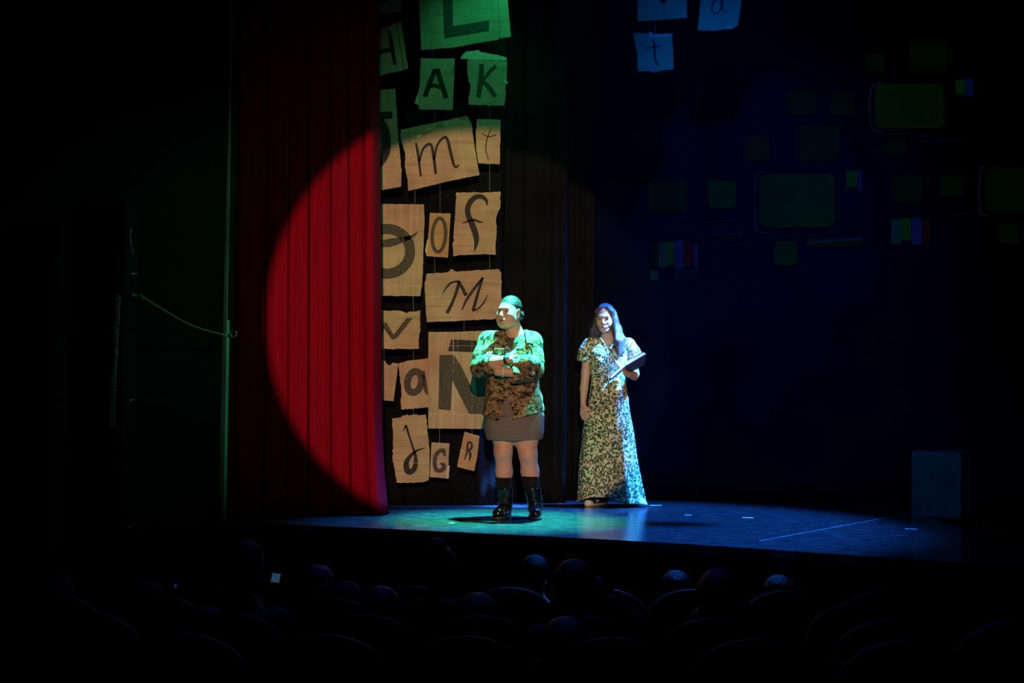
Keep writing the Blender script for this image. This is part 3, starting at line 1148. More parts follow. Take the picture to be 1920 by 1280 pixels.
# 2 big L
s = Sign([(780, -80), (945, -80), (950, -1), (958, 69), (936, 71), (935, 74), (876, 84), (852, 89), (812, 92), (790, 94)], YS, M['card_h'],
         'largest green-lit cardboard sign at the top, with a block letter L', 2, 0.5)
s.letter([('poly', [(829, -60), (849, -60), (849, 49), (917, 38), (917, 58), (833, 72)])], M['pencil'], 'hatched block letter L')
s.plate('flap', [(782, -80), (804, -80), (811, 92), (790, 94)], M['card_v'], -0.006, 0.006)['label'] = 'folded left flap'
s.plate('flap', [(930, -80), (945, -80), (958, 69), (938, 72)], M['card_h'], -0.003, 0.003)['label'] = 'folded right flap'
s.crease((848, 27), (936, 17), 1.0)
s.crease((812, 76), (850, 68), 0.8)
# 3 H
s = Sign([(690, 53), (722, 51), (730, 48), (744, 44), (752, 41), (765, 128), (759, 131), (748, 134), (728, 137), (712, 142), (690, 143)], YS, M['card_v'],
         'dim cardboard sign with a letter H half hidden by the red curtain', 3, 0.7, string_top=[(733, 24, 48)])
s.letter([[(730, 58, 5), (733, 75, 7), (737, 100, 7), (741, 121, 5)], [(704, 100, 8), (718, 96, 8), (735, 93, 7)], [(700, 62, 8), (704, 128, 8)]], M['marker'], 'black letter H')
s.plate('flap', [(744, 44), (752, 41), (765, 128), (758, 131)], M['card_o'], -0.003, 0.003)['label'] = 'peeled brown strip'
# 4 A
s = Sign([(789, 109), (836, 110), (853, 109), (849, 206), (785, 205), (786, 170)], YS, M['card_h'], 'green-lit cardboard sign with a bold letter A', 4, 0.3, rim=None,
         string_top=[(812, 88, 109)])
s.letter([[(797, 181, 9), (806, 155, 9), (816, 131, 9)], [(820, 130, 9), (826, 150, 9), (837, 184, 9)], [(803, 163, 7), (815, 160, 7), (829, 165, 6)], [(812, 132, 6), (824, 131, 6)]], M['marker'], 'bold black letter A')
s.plate('torn_liner', torn([(787, 165), (780, 186), (777, 193), (785, 198)], 1.0, 9, 3), M['liner'], 0.002, 0.003)['label'] = 'torn left corner'
s.plate('peeled_patch', torn([(848, 125), (852, 122), (851, 140), (846, 137)], 0.6, 19, 3), M['peel'], -0.001, 0.001)['label'] = 'reddish peeled patch'
# 5 K
s = Sign([(877, 112), (902, 103), (926, 102), (950, 108), (951, 118), (950, 150), (946, 197), (928, 198), (900, 197), (879, 196), (879, 185), (883, 160), (878, 148), (876, 125)], YS,
         M['card_h'], 'bright green cardboard sign with torn edges and a letter K', 5, 1.0, 3.5)
s.letter([[(903, 120, 9), (902, 145, 10), (897, 183, 9)], [(930, 123, 7), (918, 135, 7), (904, 152, 6)], [(906, 153, 7), (918, 165, 8), (929, 181, 8)]], M['pencil'], 'hatched letter K')
s.plate('torn_liner', torn([(864, 108), (873, 97), (898, 94), (903, 98), (926, 102), (950, 108), (949, 113), (890, 112), (864, 110)], 1.0, 21, 3), M['liner'], -0.002, 0.002)['label'] = 'torn strip along the top'
s.plate('torn_liner', torn([(946, 148), (953, 155), (951, 158), (944, 154)], 0.5, 22, 3), M['liner'], -0.002, 0.002)['label'] = 'torn bit on the right edge'
s.crease((880, 155), (948, 152), 0.8)
# 6 hook
s = Sign([(690, 168), (722, 168), (741, 166), (746, 250), (753, 322), (752, 350), (734, 353), (718, 356), (690, 360)], YS, M['card_h'],
         'tall cardboard sign with a thick hooked letter, left of the letter m', 6, 0.6)
s.letter([('poly', [(700, 210), (736, 209), (736, 222), (712, 224), (700, 226)]),
          [(712, 222, 10), (721, 240, 15), (724, 265, 17), (722, 290, 15), (712, 311, 7), (704, 314, 5)]], M['marker'], 'thick black hooked letter')
s.crease((700, 318), (752, 318), 1.2)
s.crease((700, 324), (752, 321), 0.7)
# 7 m
s = Sign([(751, 243), (800, 233), (876, 217), (884, 232), (891, 280), (899, 328), (830, 342), (765, 358), (764, 335), (759, 312), (760, 290), (752, 262)], YS, M['card_h'],
         'tilted cardboard sign with a script letter m and peeled top edge', 7, 0.5, string_top=[(815, 206, 226)])
s.letter([[(780, 268, 4), (784, 290, 5), (789, 331, 4)], [(786, 303, 4), (793, 280, 4.5), (804, 270, 5), (810, 276, 5), (814, 300, 5.5), (817, 326, 5)],
          [(814, 300, 3.5), (820, 272, 4), (832, 258, 5), (839, 262, 5.5), (846, 290, 5.5), (851, 309, 4.5), (856, 313, 4), (861, 308, 2)]], M['marker'], 'black script letter m')
s.crease((771, 241), (790, 347), 1.2)
s.crease((856, 222), (872, 334), 1.2)
for i, q in enumerate([[(790, 250), (807, 244), (809, 247), (795, 253)], [(797, 240), (806, 238), (810, 243), (801, 244)], [(817, 237), (827, 233), (829, 236), (820, 240)], [(831, 236), (836, 229), (840, 231), (838, 236)], [(862, 221), (875, 218), (877, 222), (865, 225)], [(780, 258), (788, 252), (791, 254), (784, 260)]]):
    s.plate('peeled_patch', torn(q, 0.5, 30 + i, 3), M['peel'] if i % 2 == 0 else M['liner'], -0.0015, 0.0015)['label'] = 'peeled paper patch'
# 8 t
s = Sign([(894, 223), (939, 224), (937, 308), (897, 306), (893, 282), (892, 250)], YS, M['card_h'], 'narrow cardboard sign with a thin letter t', 8, 0.4, string_top=[(918, 198, 223)])
s.letter([[(921, 240, 1.5), (913, 262, 2), (911, 280, 2), (916, 300, 1.5)], [(904, 250, 1.5), (912, 255, 2), (920, 256, 2), (931, 252, 1.5)]], M['marker'], 'thin black letter t')
# 9 f
s = Sign([(856, 360), (900, 361), (938, 359), (938, 390), (930, 406), (931, 430), (929, 477), (892, 477), (866, 478), (850, 480), (849, 462), (853, 410)], YS, M['card_h'],
         'torn cardboard sign with a flowing letter f', 9, 0.9, 3.5, string_top=[(918, 307, 360)])
s.letter([[(913, 385, 2), (912, 376, 6), (904, 369, 8), (893, 369, 9), (883, 377, 10), (877, 390, 10), (878, 403, 10), (885, 420, 11), (892, 440, 11), (893, 455, 8), (889, 472, 1)],
          [(867, 419, 1), (878, 414, 4), (888, 412, 4.5), (897, 415, 4), (905, 417, 2)]], M['marker'], 'black flowing letter f')
# 10 tall o
s = Sign([(806, 399), (845, 400), (840, 483), (800, 480), (803, 445)], YS, M['card_o'], 'small cardboard sign with a tall hatched letter o', 10, 0.3, string_top=[(825, 340, 399)])
s.letter([ring(823, 440.5, 12.5, 31.5, 6.5, 22, 4)], M['pencil'], 'hatched tall letter o')
s.plate('torn_liner', torn([(804, 445), (800, 481), (797, 470), (800, 452)], 0.6, 41, 3), M['liner'], 0.003, 0.002)['label'] = 'torn left edge'
# 11 big O
s = Sign([(690, 382), (795, 383), (796, 410), (794, 470), (792, 530), (788, 555), (690, 554)], YS, M['card_v'], 'large cardboard sign with a big hatched O, against the red curtain', 11, 0.5,
         string_top=[(778, 350, 382)])
s.letter([ring(725, 471, 44, 42, 19, 28)], M['pencil'], 'big hatched letter O')
s.letter([[(700, 459, 8), (730, 455, 15), (755, 449, 10), (775, 442, 5), (784, 433, 1)]], M['pencil'], 'hatched tail across the O')
s.crease((700, 403), (795, 406), 1.0)
s.crease((700, 535), (790, 536), 1.4)
for xx in (717, 752):
    s.crease((xx, 385), (xx, 552), 0.7)
# 12 wide script N
s = Sign([(800, 513), (840, 510), (846, 503), (855, 509), (935, 504), (940, 512), (940, 597), (850, 602), (800, 604), (797, 560), (796, 530)], YS, M['card_h'],
         'wide cardboard sign with a script N above the soldier-dressed woman', 12, 0.7, 3.5, string_top=[(815, 483, 512), (918, 479, 506)])
s.letter([[(830, 550, 1), (836, 540, 3), (846, 530, 4), (860, 527, 4)], [(862, 527, 7), (853, 555, 5.5), (846, 572, 6), (838, 587, 6)],
          [(859, 527, 5), (867, 540, 6), (874, 554, 7)], [(906, 520, 3), (896, 532, 5), (876, 560, 5), (866, 581, 2)], [(905, 520, 5), (896, 550, 5.5), (887, 582, 6)],
          [(886, 583, 3), (897, 578, 3), (908, 566, 3), (914, 553, 1)]], M['marker'], 'black script letter N')
s.crease((799, 517), (940, 511), 1.0)
s.crease((800, 548), (940, 546), 0.6)
s.crease((800, 577), (940, 574), 0.6)
# 13 zigzag
s = Sign([(690, 583), (712, 581), (722, 582), (745, 582), (757, 584), (762, 587), (772, 584), (788, 582), (788, 610), (785, 654), (740, 654), (690, 653)], YS, M['card_h'],
         'cardboard sign with a hatched zigzag letter, below the big O', 13, 0.8, 3.5, string_top=[(775, 554, 583)])
s.letter([('poly', [(704, 632), (719, 605), (724, 604), (738, 627), (762, 596), (774, 596), (744, 634), (735, 637), (720, 616), (704, 643)])], M['pencil'], 'hatched zigzag letter')
s.crease((705, 624), (786, 630), 0.7)
# 14 cut s
s = Sign([(690, 672), (709, 672), (722, 676), (726, 683), (731, 685), (735, 680), (747, 682), (743, 712), (738, 752), (722, 751), (690, 748)], YS, M['card_h'],
         'small cardboard scrap showing the right half of a letter s', 14, 0.7, 3, string_top=[(720, 653, 677)])
s.letter([ring(705, 689, 8, 5, 9, 10, 0, -100, 60), ring(704, 720, 9, 9, 9, 12, 0, -90, 100)], M['pencil'], 'right half of a hatched letter s')
# 15 a
s = Sign([(747, 681), (765, 676), (803, 672), (815, 690), (815, 762), (753, 768), (751, 757), (753, 735)], YS + 0.02, M['card_v'], 'torn cardboard sign with a fat hatched letter a', 15, 0.8, 3.5, string_top=[(775, 652, 678)])
s.letter([ring(777, 716, 13, 20, 13, 22, 12), [(794, 695, 5), (796, 715, 7), (799, 732, 7), (804, 740, 4)]], M['pencil'], 'fat hatched letter a')  # bowl and stem
# 16 big N tilde
s = Sign([(803, 622), (850, 622), (926, 619), (924, 804), (803, 803)], YS - 0.02, M['card_v'], 'largest lower cardboard sign with a block N under a tilde', 16, 0.3, string_top=[(870, 599, 623)])
s.letter([('poly', [(824, 665), (851, 665), (866, 688), (893, 745), (888, 660), (912, 660), (912, 776), (880, 776), (848, 713), (845, 769), (822, 767)])], M['pencil'], 'hatched block letter N')
s.letter([('poly', [(846, 636), (905, 639), (903, 661), (840, 658)])], M['marker'], 'dark tilde bar')
s.crease((804, 648), (924, 648), 0.8)
s.crease((804, 776), (924, 776), 1.6)
for xx, wd in ((827, 0.8), (850, 2.0), (858, 0.8), (815, 0.6), (885, 0.8)):
    s.crease((xx, 623), (xx, 803), wd)
# 17 looped d
s = Sign([(735, 784), (750, 783), (756, 778), (799, 777), (800, 790), (802, 812), (806, 850), (805, 880), (804, 900), (790, 904), (744, 905), (741, 885), (736, 862), (737, 820)], YS, M['card_h'],
         'torn cardboard sign with a looped script letter, bottom left', 17, 1.0, 3.2, string_top=[(775, 763, 780)])
s.letter([[(756, 808, 1.5), (759, 801, 3), (761, 797, 3.5)], [(761, 797, 5), (766, 813, 4), (774, 838, 4), (779, 855, 6), (779, 872, 9), (774, 882, 10), (766, 884, 11), (762, 876, 11), (763, 864, 9), (772, 852, 6), (783, 844, 4), (798, 839, 1)]],
         M['marker'], 'black looped script letter')
s.crease((737, 867), (806, 868), 0.8)
# 18 G
s = Sign([(809, 829), (843, 831), (841, 862), (841, 897), (806, 894)], YS, M['card_h'], 'small cardboard sign with a hatched letter G', 18, 0.3, string_top=[(824, 801, 831)])
s.letter([[(834, 855, 4), (832, 845, 8), (824, 846, 8), (817, 854, 8), (815, 868, 8), (818, 880, 8), (826, 882, 8), (832, 877, 9), (832, 870, 7)], [(825, 869, 4), (834, 869, 4)]], M['pencil'], 'hatched letter G')
s.plate('torn_liner', torn([(839, 875), (843, 872), (841, 897), (837, 897)], 0.6, 61, 3), M['liner'], -0.002, 0.002)['label'] = 'torn right corner'
# 19 R
s = Sign([(871, 809), (885, 813), (899, 817), (897, 840), (894, 860), (889, 883), (857, 875), (862, 850)], YS - 0.01, M['card_o'], 'small tilted orange-brown cardboard sign with a letter R', 19, 0.4, string_top=[(885, 802, 814)])
s.letter([[(877, 830, 3.5), (876, 845, 4), (871, 862, 2)], [(876, 830, 3), (882, 829, 4), (885, 835, 4.5), (882, 842, 4), (877, 844, 3)], [(879, 844, 3), (882, 852, 4.5), (880, 864, 2)]], M['marker'], 'black letter R')
s.plate('torn_liner', torn([(864, 842), (869, 844), (869, 846), (863, 844)], 0.3, 63, 3), M['liner'], -0.002, 0.002)['label'] = 'torn notch on the left'
# blue-lit signs on the right
YB = 11.0
s = Sign([(1197, -60), (1288, -60), (1288, 33), (1245, 37), (1195, 39)], YB, M['card_h'], 'dim blue cardboard sign cut by the top edge, above the letter t', 20, 0.4)
s.letter([[(1228, -20, 6), (1244, 3, 7), (1256, -20, 6)]], M['marker'], 'foot of a black letter')
s.crease((1245, -50), (1245, 37), 1.2, M['marker'])
s = Sign([(1316, -50), (1392, -50), (1390, 0), (1386, 30), (1384, 48), (1372, 54), (1350, 56), (1338, 58), (1308, 56), (1312, 25)], YB, M['card_v'], 'blue-lit cardboard sign with a round letter a', 21, 0.6)
s.letter([ring(1344, 12, 8.5, 14, 2.6, 18, 15), [(1356, -2, 2), (1354, 15, 2.5), (1358, 23, 2.5), (1364, 23, 1.5)]], M['marker'], 'thin black letter a')
s.plate('torn_liner', torn([(1360, 53), (1364, 48), (1373, 50), (1370, 54)], 0.5, 64, 3), M['liner'], -0.002, 0.002)
s = Sign([(1186, 61), (1214, 63), (1217, 66), (1240, 66), (1260, 64), (1262, 95), (1263, 130), (1240, 132), (1225, 136), (1218, 133), (1196, 133), (1195, 100)], YB, M['card_v'],
         'blue-lit torn cardboard sign with a letter t', 22, 0.5, string_top=[(1228, 36, 68)])
s.letter([[(1224, 75, 3), (1227, 85, 4), (1228, 108, 4), (1231, 118, 3.5), (1235, 122, 1.5)], [(1211, 91, 2), (1225, 88, 3.5), (1241, 85, 1.5)]], M['marker'], 'black letter t')
s.plate('torn_liner', torn([(1216, 61), (1220, 59), (1224, 65), (1256, 63), (1262, 66), (1250, 69), (1217, 70)], 0.5, 65, 3), M['liner'], -0.002, 0.002)['label'] = 'torn strip along the top'

# ================================================================== FIGURES


class Head:
    """head-local frame: a = towards the figure's left ear side, b = face direction, c = up"""

    def __init__(self, centre, yaw_deg, pitch_deg=0.0, scale=1.0):
        y = math.radians(yaw_deg)          # 0: faces the camera (-Y); positive turns to image left
        p = math.radians(pitch_deg)
        fwd = Vector((-math.sin(y), -math.cos(y), 0))
        self.a = Vector((math.cos(y), -math.sin(y), 0))
        up = Vector((0, 0, 1))
        self.b = (fwd * math.cos(p) + up * math.sin(p)).normalized()
        self.u = (up * math.cos(p) - fwd * math.sin(p)).normalized()
        self.c = Vector(centre)
        self.s = scale
        self.R = [list(self.a), list(self.b), list(self.u)]

    def __call__(self, a, b, c):
        return self.c + (self.a * a + self.b * b + self.u * c) * self.s

    def sculpt(self, F, full=0.0, fine=True):
        s = self.s

        def ell(a, b, c, ra, rb, rc, k=0.02, op='add'):
            F.ell(self(a, b, c), (ra * s, rb * s, rc * s), k * s, self.R, op)
        ell(0, -.015, .035, .073, .092, .083, .02)
        ell(0, .022, -.03, .064 + full * .012, .064, .085, .03)
        ell(0, .052, -.092, .034 + full * .014, .034, .026 + full * .01, .035)
        for sd in (-1, 1):
            ell(sd * .036, .056, -.03, .026 + full * .008, .026, .03, .03)
            if full:
                ell(sd * .042, .03, -.068, .034, .04, .034, .03)
        if not fine:
            return
        ell(0, .078, .022, .045, .014, .012, .02)
        for sd in (-1, 1):
            ell(sd * .031, .098, -.001, .017, .014, .011, .012, 'cut')
        F.cap(self(0, .085, .004), self(0, .106, -.030), .0075 * s, .0115 * s, .012 * s)
        for sd in (-1, 1):
            ell(sd * .012, .094, -.034, .009, .010, .008, .008)
            ell(sd * .076, -.012, -.004, .009, .019, .031, .006)
            ell(sd * .082, -.008, -.002, .005, .010, .019, .004, 'cut')
            ell(sd * .075, -.008, -.030, .007, .010, .010, .004)
        ell(0, .083, -.066, .030, .014, .016, .012)
        ell(0, .073, -.099, .018 + full * .004, .014, .015, .014)

    def features(self, parent, iris_shift=(0, 0), mouth_open=0.0, brow_tilt=0.0):
        s = self.s

        def loc(mb, a, b, c):
            """move a small solid, built about its own centre, into the head"""
            mb.v = [tuple(self(a + p[0] / s, b + p[1] / s, c + p[2] / s)) for p in mb.v]
            return mb
        for sd in (-1, 1):
            c = (sd * .031, .0735, -.001)
            e = loc(MB().ball((0, 0, 0), (.0135 * s, .0115 * s, .0078 * s), 14, 10), *c).build('eye', M['eye_white'], parent, True)
            loc(MB().ball((iris_shift[0] * s, .0080 * s, iris_shift[1] * s), (.0070 * s, .0045 * s, .0066 * s), 10, 8), *c).build('iris', M['iris'], e, True)
            lid = MB().tube([(x * s, (.0125 - abs(x) * .45) * s, (.0062 - 40 * x * x) * s) for x in (-.015, -.008, 0, .008, .015)], [.0010 * s, .0022 * s, .0026 * s, .0022 * s, .0010 * s], 6)
            loc(lid, *c).build('eyelid', M['brow'], e, True)
            pts = [self(sd * x, .0885 - (x - .03) ** 2 * 12 - .16 * max(0, x - .03), .0185 + z + brow_tilt * (x - .03)) for x, z in ((.012, .000), (.020, .003), (.028, .005), (.036, .005), (.043, .002), (.049, -.002))]
            MB().tube([p for p in pts], [.0016 * s, .0030 * s, .0034 * s, .0030 * s, .0022 * s, .0010 * s], 7).build('eyebrow', M['brow'], parent, True)
        up = [self(x, .0985 - x * x * 16, -.060 - mouth_open + (0.0 if abs(x) > .004 else -.0008) - abs(x) * .14) for x in (-.028, -.019, -.007, 0, .007, .019, .028)]
        lo = [self(x, .097 - x * x * 16, -.071 - mouth_open * 1.6 + abs(x) * .26) for x in (-.026, -.017, -.007, 0, .007, .017, .026)]
        m = MB().tube(up, [.001 * s, .0030 * s, .0040 * s, .0036 * s, .0040 * s, .0030 * s, .001 * s], 8)
        m.tube(lo, [.001 * s, .0036 * s, .0048 * s, .0050 * s, .0048 * s, .0036 * s, .001 * s], 8)
        m.build('lips', M['lips'], parent, True)
        if mouth_open:
            MB().ball(self(0, .092, -.068 - mouth_open), (.013 * s, .008 * s, (.004 + mouth_open) * s), 10, 6).build('mouth_opening', M['iris'], parent, True)


def hand(F, wrist, direction, side, normal, curl=0.3, s=1.0, thumb=True, spread=0.05):
    """palm + four fingers + thumb. direction: wrist->fingers; side: towards the thumb; normal: back of the hand"""
    W, D, S, N = Vector(wrist), Vector(direction).normalized(), Vector(side).normalized(), Vector(normal).normalized()
    for t in (-.6, 0, .6):
        F.cap(W + S * t * .018 * s, W + D * .085 * s + S * t * .052 * s, .016 * s, .0135 * s, .008 * s)
    lens = [.072, .080, .074, .058]
    for i in range(4):
        o = (1.5 - i) * .0195 * s
        base = W + D * .082 * s + S * o
        d = (D + S * (1.5 - i) * spread).normalized()
        p = base
        pts = [p]
        ang = curl * .5
        for seg in (.45, .31, .24):
            dd = (d * math.cos(ang) - N * math.sin(ang)).normalized()
            p = p + dd * lens[i] * seg * s
            pts.append(p)
            ang += curl
        F.chain(pts, [.0098 * s, .0088 * s, .0078 * s, .0064 * s], .003 * s)
    if thumb:
        b0 = W + D * .022 * s + S * .024 * s
        b1 = b0 + (D * .55 + S * .7 - N * .25).normalized() * .038 * s
        b2 = b1 + (D * .9 + S * .25 - N * .3).normalized() * .032 * s
        b3 = b2 + (D * .95 - N * .25).normalized() * .024 * s
        F.chain([b0, b1, b2, b3], [.0145 * s, .0118 * s, .0105 * s, .0078 * s], .006 * s)


def band(parent, name, centre, axis, R, width, th, material, n=20):
    """flat bracelet around an arm"""
    ax = Vector(axis).normalized()
    u = ax.cross(Vector((0, 0, 1))).normalized()
    v_ = ax.cross(u)
    c = Vector(centre)
    vs, fs = [], []
    for i in range(n):
        a = 2 * math.pi * i / n
        d = u * math.cos(a) + v_ * math.sin(a)
        for (r, h) in ((R, -1), (R + th, -1), (R + th, 1), (R, 1)):
            vs.append(c + d * r + ax * h * width / 2)
    for i in range(n):
        j = (i + 1) % n
        for k in range(4):
            fs.append((i * 4 + k, j * 4 + k, j * 4 + (k + 1) % 4, i * 4 + (k + 1) % 4))
    return mesh_obj(name, vs, fs, material, parent, True)


def laces(parent, pts, wd, material, down):
    """short bars across a boot front"""
    for p in pts:
        p = Vector(p)
        MB().tube([p + Vector((-wd, .008, down)), p + Vector((0, 0, 0)), p + Vector((wd, .008, -down))], .003, 6).build('lace', material, parent, True)


# ------------------------------------------------------------------ woman dressed as a soldier
SX, SZ = on_floor(965, 970).x, on_floor(965, 970).y
soldier = empty('person', (SX, SZ, 0))
tag(soldier, 'woman in camouflage jacket and grey skirt, arms crossed, in front of cardboard letters', 'person')
H = Head((-.056, -.015, 1.522), 36, 2, 1.0)

F = Field((-.36, -.42, -.01), (.36, .24, 1.70), .0048)
H.sculpt(F, full=1.0)
F.cap(H(0, -.03, -.06), (-.01, .025, 1.34), .056, .066, .03)
# chest and hips under the clothes
F.ell((0, .02, 1.18), (.17, .11, .20), .05)
F.ell((0, .02, .88), (.19, .13, .16), .06)
# legs
F.chain([(-.088, .0, .86), (-.092, -.015, .60), (-.090, -.03, .49), (-.082, .01, .34), (-.074, .02, .10)], [.11, .078, .065, .060, .034], .03)
F.chain([(.088, .0, .86), (.076, -.015, .60), (.093, -.03, .475), (.110, .01, .34), (.148, .02, .10)], [.11, .092, .066, .064, .034], .03)
F.ell((-.090, -.072, .49), (.035, .028, .042), .03)
F.ell((.092, -.074, .475), (.035, .028, .042), .03)
F.cap((-.074, .02, .09), (-.10, -.10, .045), .03, .024, .02)
F.cap((.148, .02, .09), (.15, -.10, .045), .03, .024, .02)
# her right arm (image left) lies on top
rs, re, rw = (-.205, .01, 1.315), (-.262, -.06, 1.105), (-.055, -.272, 1.165)
F.chain([rs, re], [.062, .052], .02)
F.chain([re, (-.16, -.20, 1.145), rw], [.050, .047, .030], .015)
hand(F, rw, (.74, .67, -.03), (-.1, .1, 1), (.6, -.75, .1), .12, .93)
# her left arm (image right) lies below, its hand comes up on the other arm
ls, le, lw = (.115, .02, 1.31), (.135, -.075, 1.095), (-.135, -.238, 1.078)
F.chain([ls, le], [.062, .052], .02)
F.chain([le, (.02, -.215, 1.075), lw], [.050, .044, .030], .015)
hand(F, (-.155, -.195, 1.105), (-.50, .22, .70), (.70, -.2, .5), (-.4, -.9, .1), .30, .90, thumb=False, spread=.02)
F.cap(lw, (-.155, -.195, 1.105), .03, .024, .01)
body = F.mesh('body', M['skin'], soldier)
H.features(soldier, (-.003, 0), mouth_open=.004, brow_tilt=-.12)

# hair slicked back with a bun
F = Field((-.20, -.2, 1.36), (.12, .2, 1.70), .0042)
F.ell(H(0, -.02, .04), (.0775, .094, .088), .01, H.R)


def hair_cut(x, y, z, H=H, k=0.035):
    d = [x - H.c.x, y - H.c.y, z - H.c.z]
    bb = sum(H.b[i] * d[i] for i in range(3))
    cc = sum(H.u[i] * d[i] for i in range(3))
    aa = sum(H.a[i] * d[i] for i in range(3))
    return np.maximum((bb - cc - k + 0.25 * np.abs(aa)) * 0.7, -.075 - cc)


F.put(hair_cut, (-.2, -.2, 1.36), (.12, .2, 1.7), .006, 'max')
F.cap(H(0, -.10, .0), H(0, -.13, -.015), .034, .036, .012)
for i in range(9):
    a = i * .7
    F.cap(H(.03 * math.cos(a), -.135, -.012 + .03 * math.sin(a)), H(.012 * math.cos(a + 1), -.160, -.012 + .02 * math.sin(a + 1)), .010, .008, .004)
F.mesh('hair', M['hair_slick'], soldier)
e = MB().ball(H(.080, -.006, -.038), .005).build('earring', M['steel'], soldier, True)

# jacket
jk = None
F = Field((-.40, -.40, .68), (.40, .26, 1.46), .0048)


def jfold(a, z):
    return 1 + .018 * np.sin(5 * a + 9 * z) + .012 * np.sin(11 * a - 23 * z) + .010 * np.sin(31 * z + 3 * a)


F.loft([(.70, -.014, .0, .252, .190), (.80, -.018, .0, .230, .165), (.95, -.026, .0, .199, .155), (1.06, -.026, .0, .190, .158), (1.18, -.026, .0, .192, .160),
        (1.27, -.024, .01, .188, .130), (1.33, -.015, .02, .165, .105), (1.375, -.012, .03, .085, .08)], .03, fold=jfold)
F.cap((-.10, .02, 1.335), (-.205, .015, 1.305), .055, .074, .03)
F.cap((.06, .02, 1.335), (.115, .025, 1.305), .055, .074, .03)
# sleeves
F.chain([(-.205, .01, 1.30), (-.245, -.03, 1.19), (-.263, -.065, 1.105)], [.080, .074, .072], .03)
F.chain([(-.263, -.065, 1.105), (-.20, -.155, 1.128)], [.072, .070], .025)
F.chain([(.110, .02, 1.30), (.122, -.03, 1.19), (.128, -.075, 1.095)], [.082, .077, .074], .03)
F.chain([(.128, -.078, 1.095), (.075, -.165, 1.072), (.005, -.225, 1.060)], [.072, .066, .062], .025)
# sleeve wrinkles
for (c, d, r) in (((-.262, -.10, 1.17), (.12, .0, .05), .012), ((-.27, -.09, 1.08), (.10, -.05, .02), .012), ((-.23, -.09, 1.23), (.10, -.02, .10), .012),
                  ((.145, -.10, 1.13), (-.12, -.06, .03), .016), ((.12, -.12, 1.18), (-.10, -.05, -.06), .015), ((.15, -.08, 1.23), (-.13, -.05, -.09), .016),
                  ((.170, -.05, 1.14), (.02, .03, .015), .03), ((.11, -.20, 1.095), (-.07, -.04, .0), .010), ((-.03, -.155, 1.25), (.06, .0, .03), .008), ((.10, -.14, 1.27), (.03, .0, -.09), .010)):
    F.cap(c, Vector(c) + Vector(d), r, r * .6, .02)
F.chain([(.005, -.240, 1.135), (.06, -.225, 1.145), (.12, -.15, 1.135)], [.034, .056, .062], .025)
# rolled cuffs: thicker rims
F.cap((-.205, -.150, 1.127), (-.185, -.172, 1.132), .074, .074, .008)
F.cap((.02, -.222, 1.061), (-.012, -.236, 1.058), .066, .067, .008)
# openings: sleeve ends, neck, the front gap below the waist, the placket groove
for a, d, r in (((-.176, -.181, 1.134), (.55, -.60, .10), .062), ((-.022, -.240, 1.057), (-.95, -.36, -.05), .056)):
    F.cap(a, Vector(a) + Vector(d) * .06, r, r, .004, 'cut')
F.cap((-.012, .01, 1.36), (-.03, -.05, 1.50), .068, .085, .012, 'cut')
F.cap((-.035, -.16, 1.215), (-.03, -.10, 1.36), .018, .066, .015, 'cut')


def gap(x, y, z):
    zf = z.ravel()
    x0 = np.interp(zf, [.6, .80, .86, .90], [-.135, -.125, -.088, -.068])[None, None, :]
    x1 = np.interp(zf, [.6, .80, .86, .90], [-.018, -.026, -.050, -.066])[None, None, :]
    d = np.maximum(np.maximum(x0 - x, x - x1), z - .90)
    return np.maximum(d, y + .135) + 0 * z


F.put(lambda x, y, z: z - np.interp(x.ravel(), [-.28, -.13, -.07, -.02, .10, .24], [.765, .722, .745, .728, .760, .800])[:, None, None] + 0 * y, (-.3, -.3, .68), (.3, .3, .80), .004, 'cut')
F.put(gap, (-.2, -.4, .66), (.05, -.13, .90), .004, 'cut')
F.cap((-.067, -.172, .90), (-.045, -.178, 1.22), .005, .005, .006, 'cut')
jk = F.mesh('jacket', M['camo'], soldier)
# brown shirt in the neck opening
F = Field((-.14, -.2, 1.14), (.12, .12, 1.42), .005)
F.loft([(1.15, -.03, -.02, .06, .118), (1.30, -.02, -.01, .075, .098), (1.365, -.012, .012, .074, .074)], .02)
F.cap((-.025, -.045, 1.375), (-.03, -.10, 1.46), .055, .085, .01, 'cut')
F.mesh('shirt', M['brown_shirt'], soldier)


def flap(name, pts, th, material, parent):
    """thin curved-free quad plate; th along its normal"""
    P_ = [Vector(p) for p in pts]
    nn = (P_[1] - P_[0]).cross(P_[2] - P_[0]).normalized() * th
    m = len(P_)
    f = [tuple(range(m)), tuple(reversed(range(m, 2 * m)))] + [(i, m + i, m + (i + 1) % m, (i + 1) % m) for i in range(m)]
    o = mesh_obj(name, P_ + [p + nn for p in P_], f, material, parent)
    b_ = o.modifiers.new('bevel', 'BEVEL')
    b_.width = .003
    return o


# collar
flap('collar', [(.058, -.050, 1.395), (.075, .040, 1.40), (.115, .02, 1.36), (.125, -.085, 1.285), (.078, -.125, 1.295)], .006, M['camo'], jk)
flap('collar', [(-.100, -.055, 1.385), (-.150, -.095, 1.305), (-.118, -.128, 1.275), (-.070, -.105, 1.335)], .006, M['camo'], jk)
flap('pocket_flap', [(-.005, -.160, 1.245), (.060, -.165, 1.265), (.070, -.172, 1.215), (.045, -.180, 1.200), (.000, -.172, 1.212)], .006, M['camo'], jk)
flap('pocket_flap', [(-.165, -.148, 1.25), (-.095, -.165, 1.25), (-.095, -.172, 1.205), (-.128, -.172, 1.19), (-.165, -.155, 1.205)], .006, M['camo'], jk)

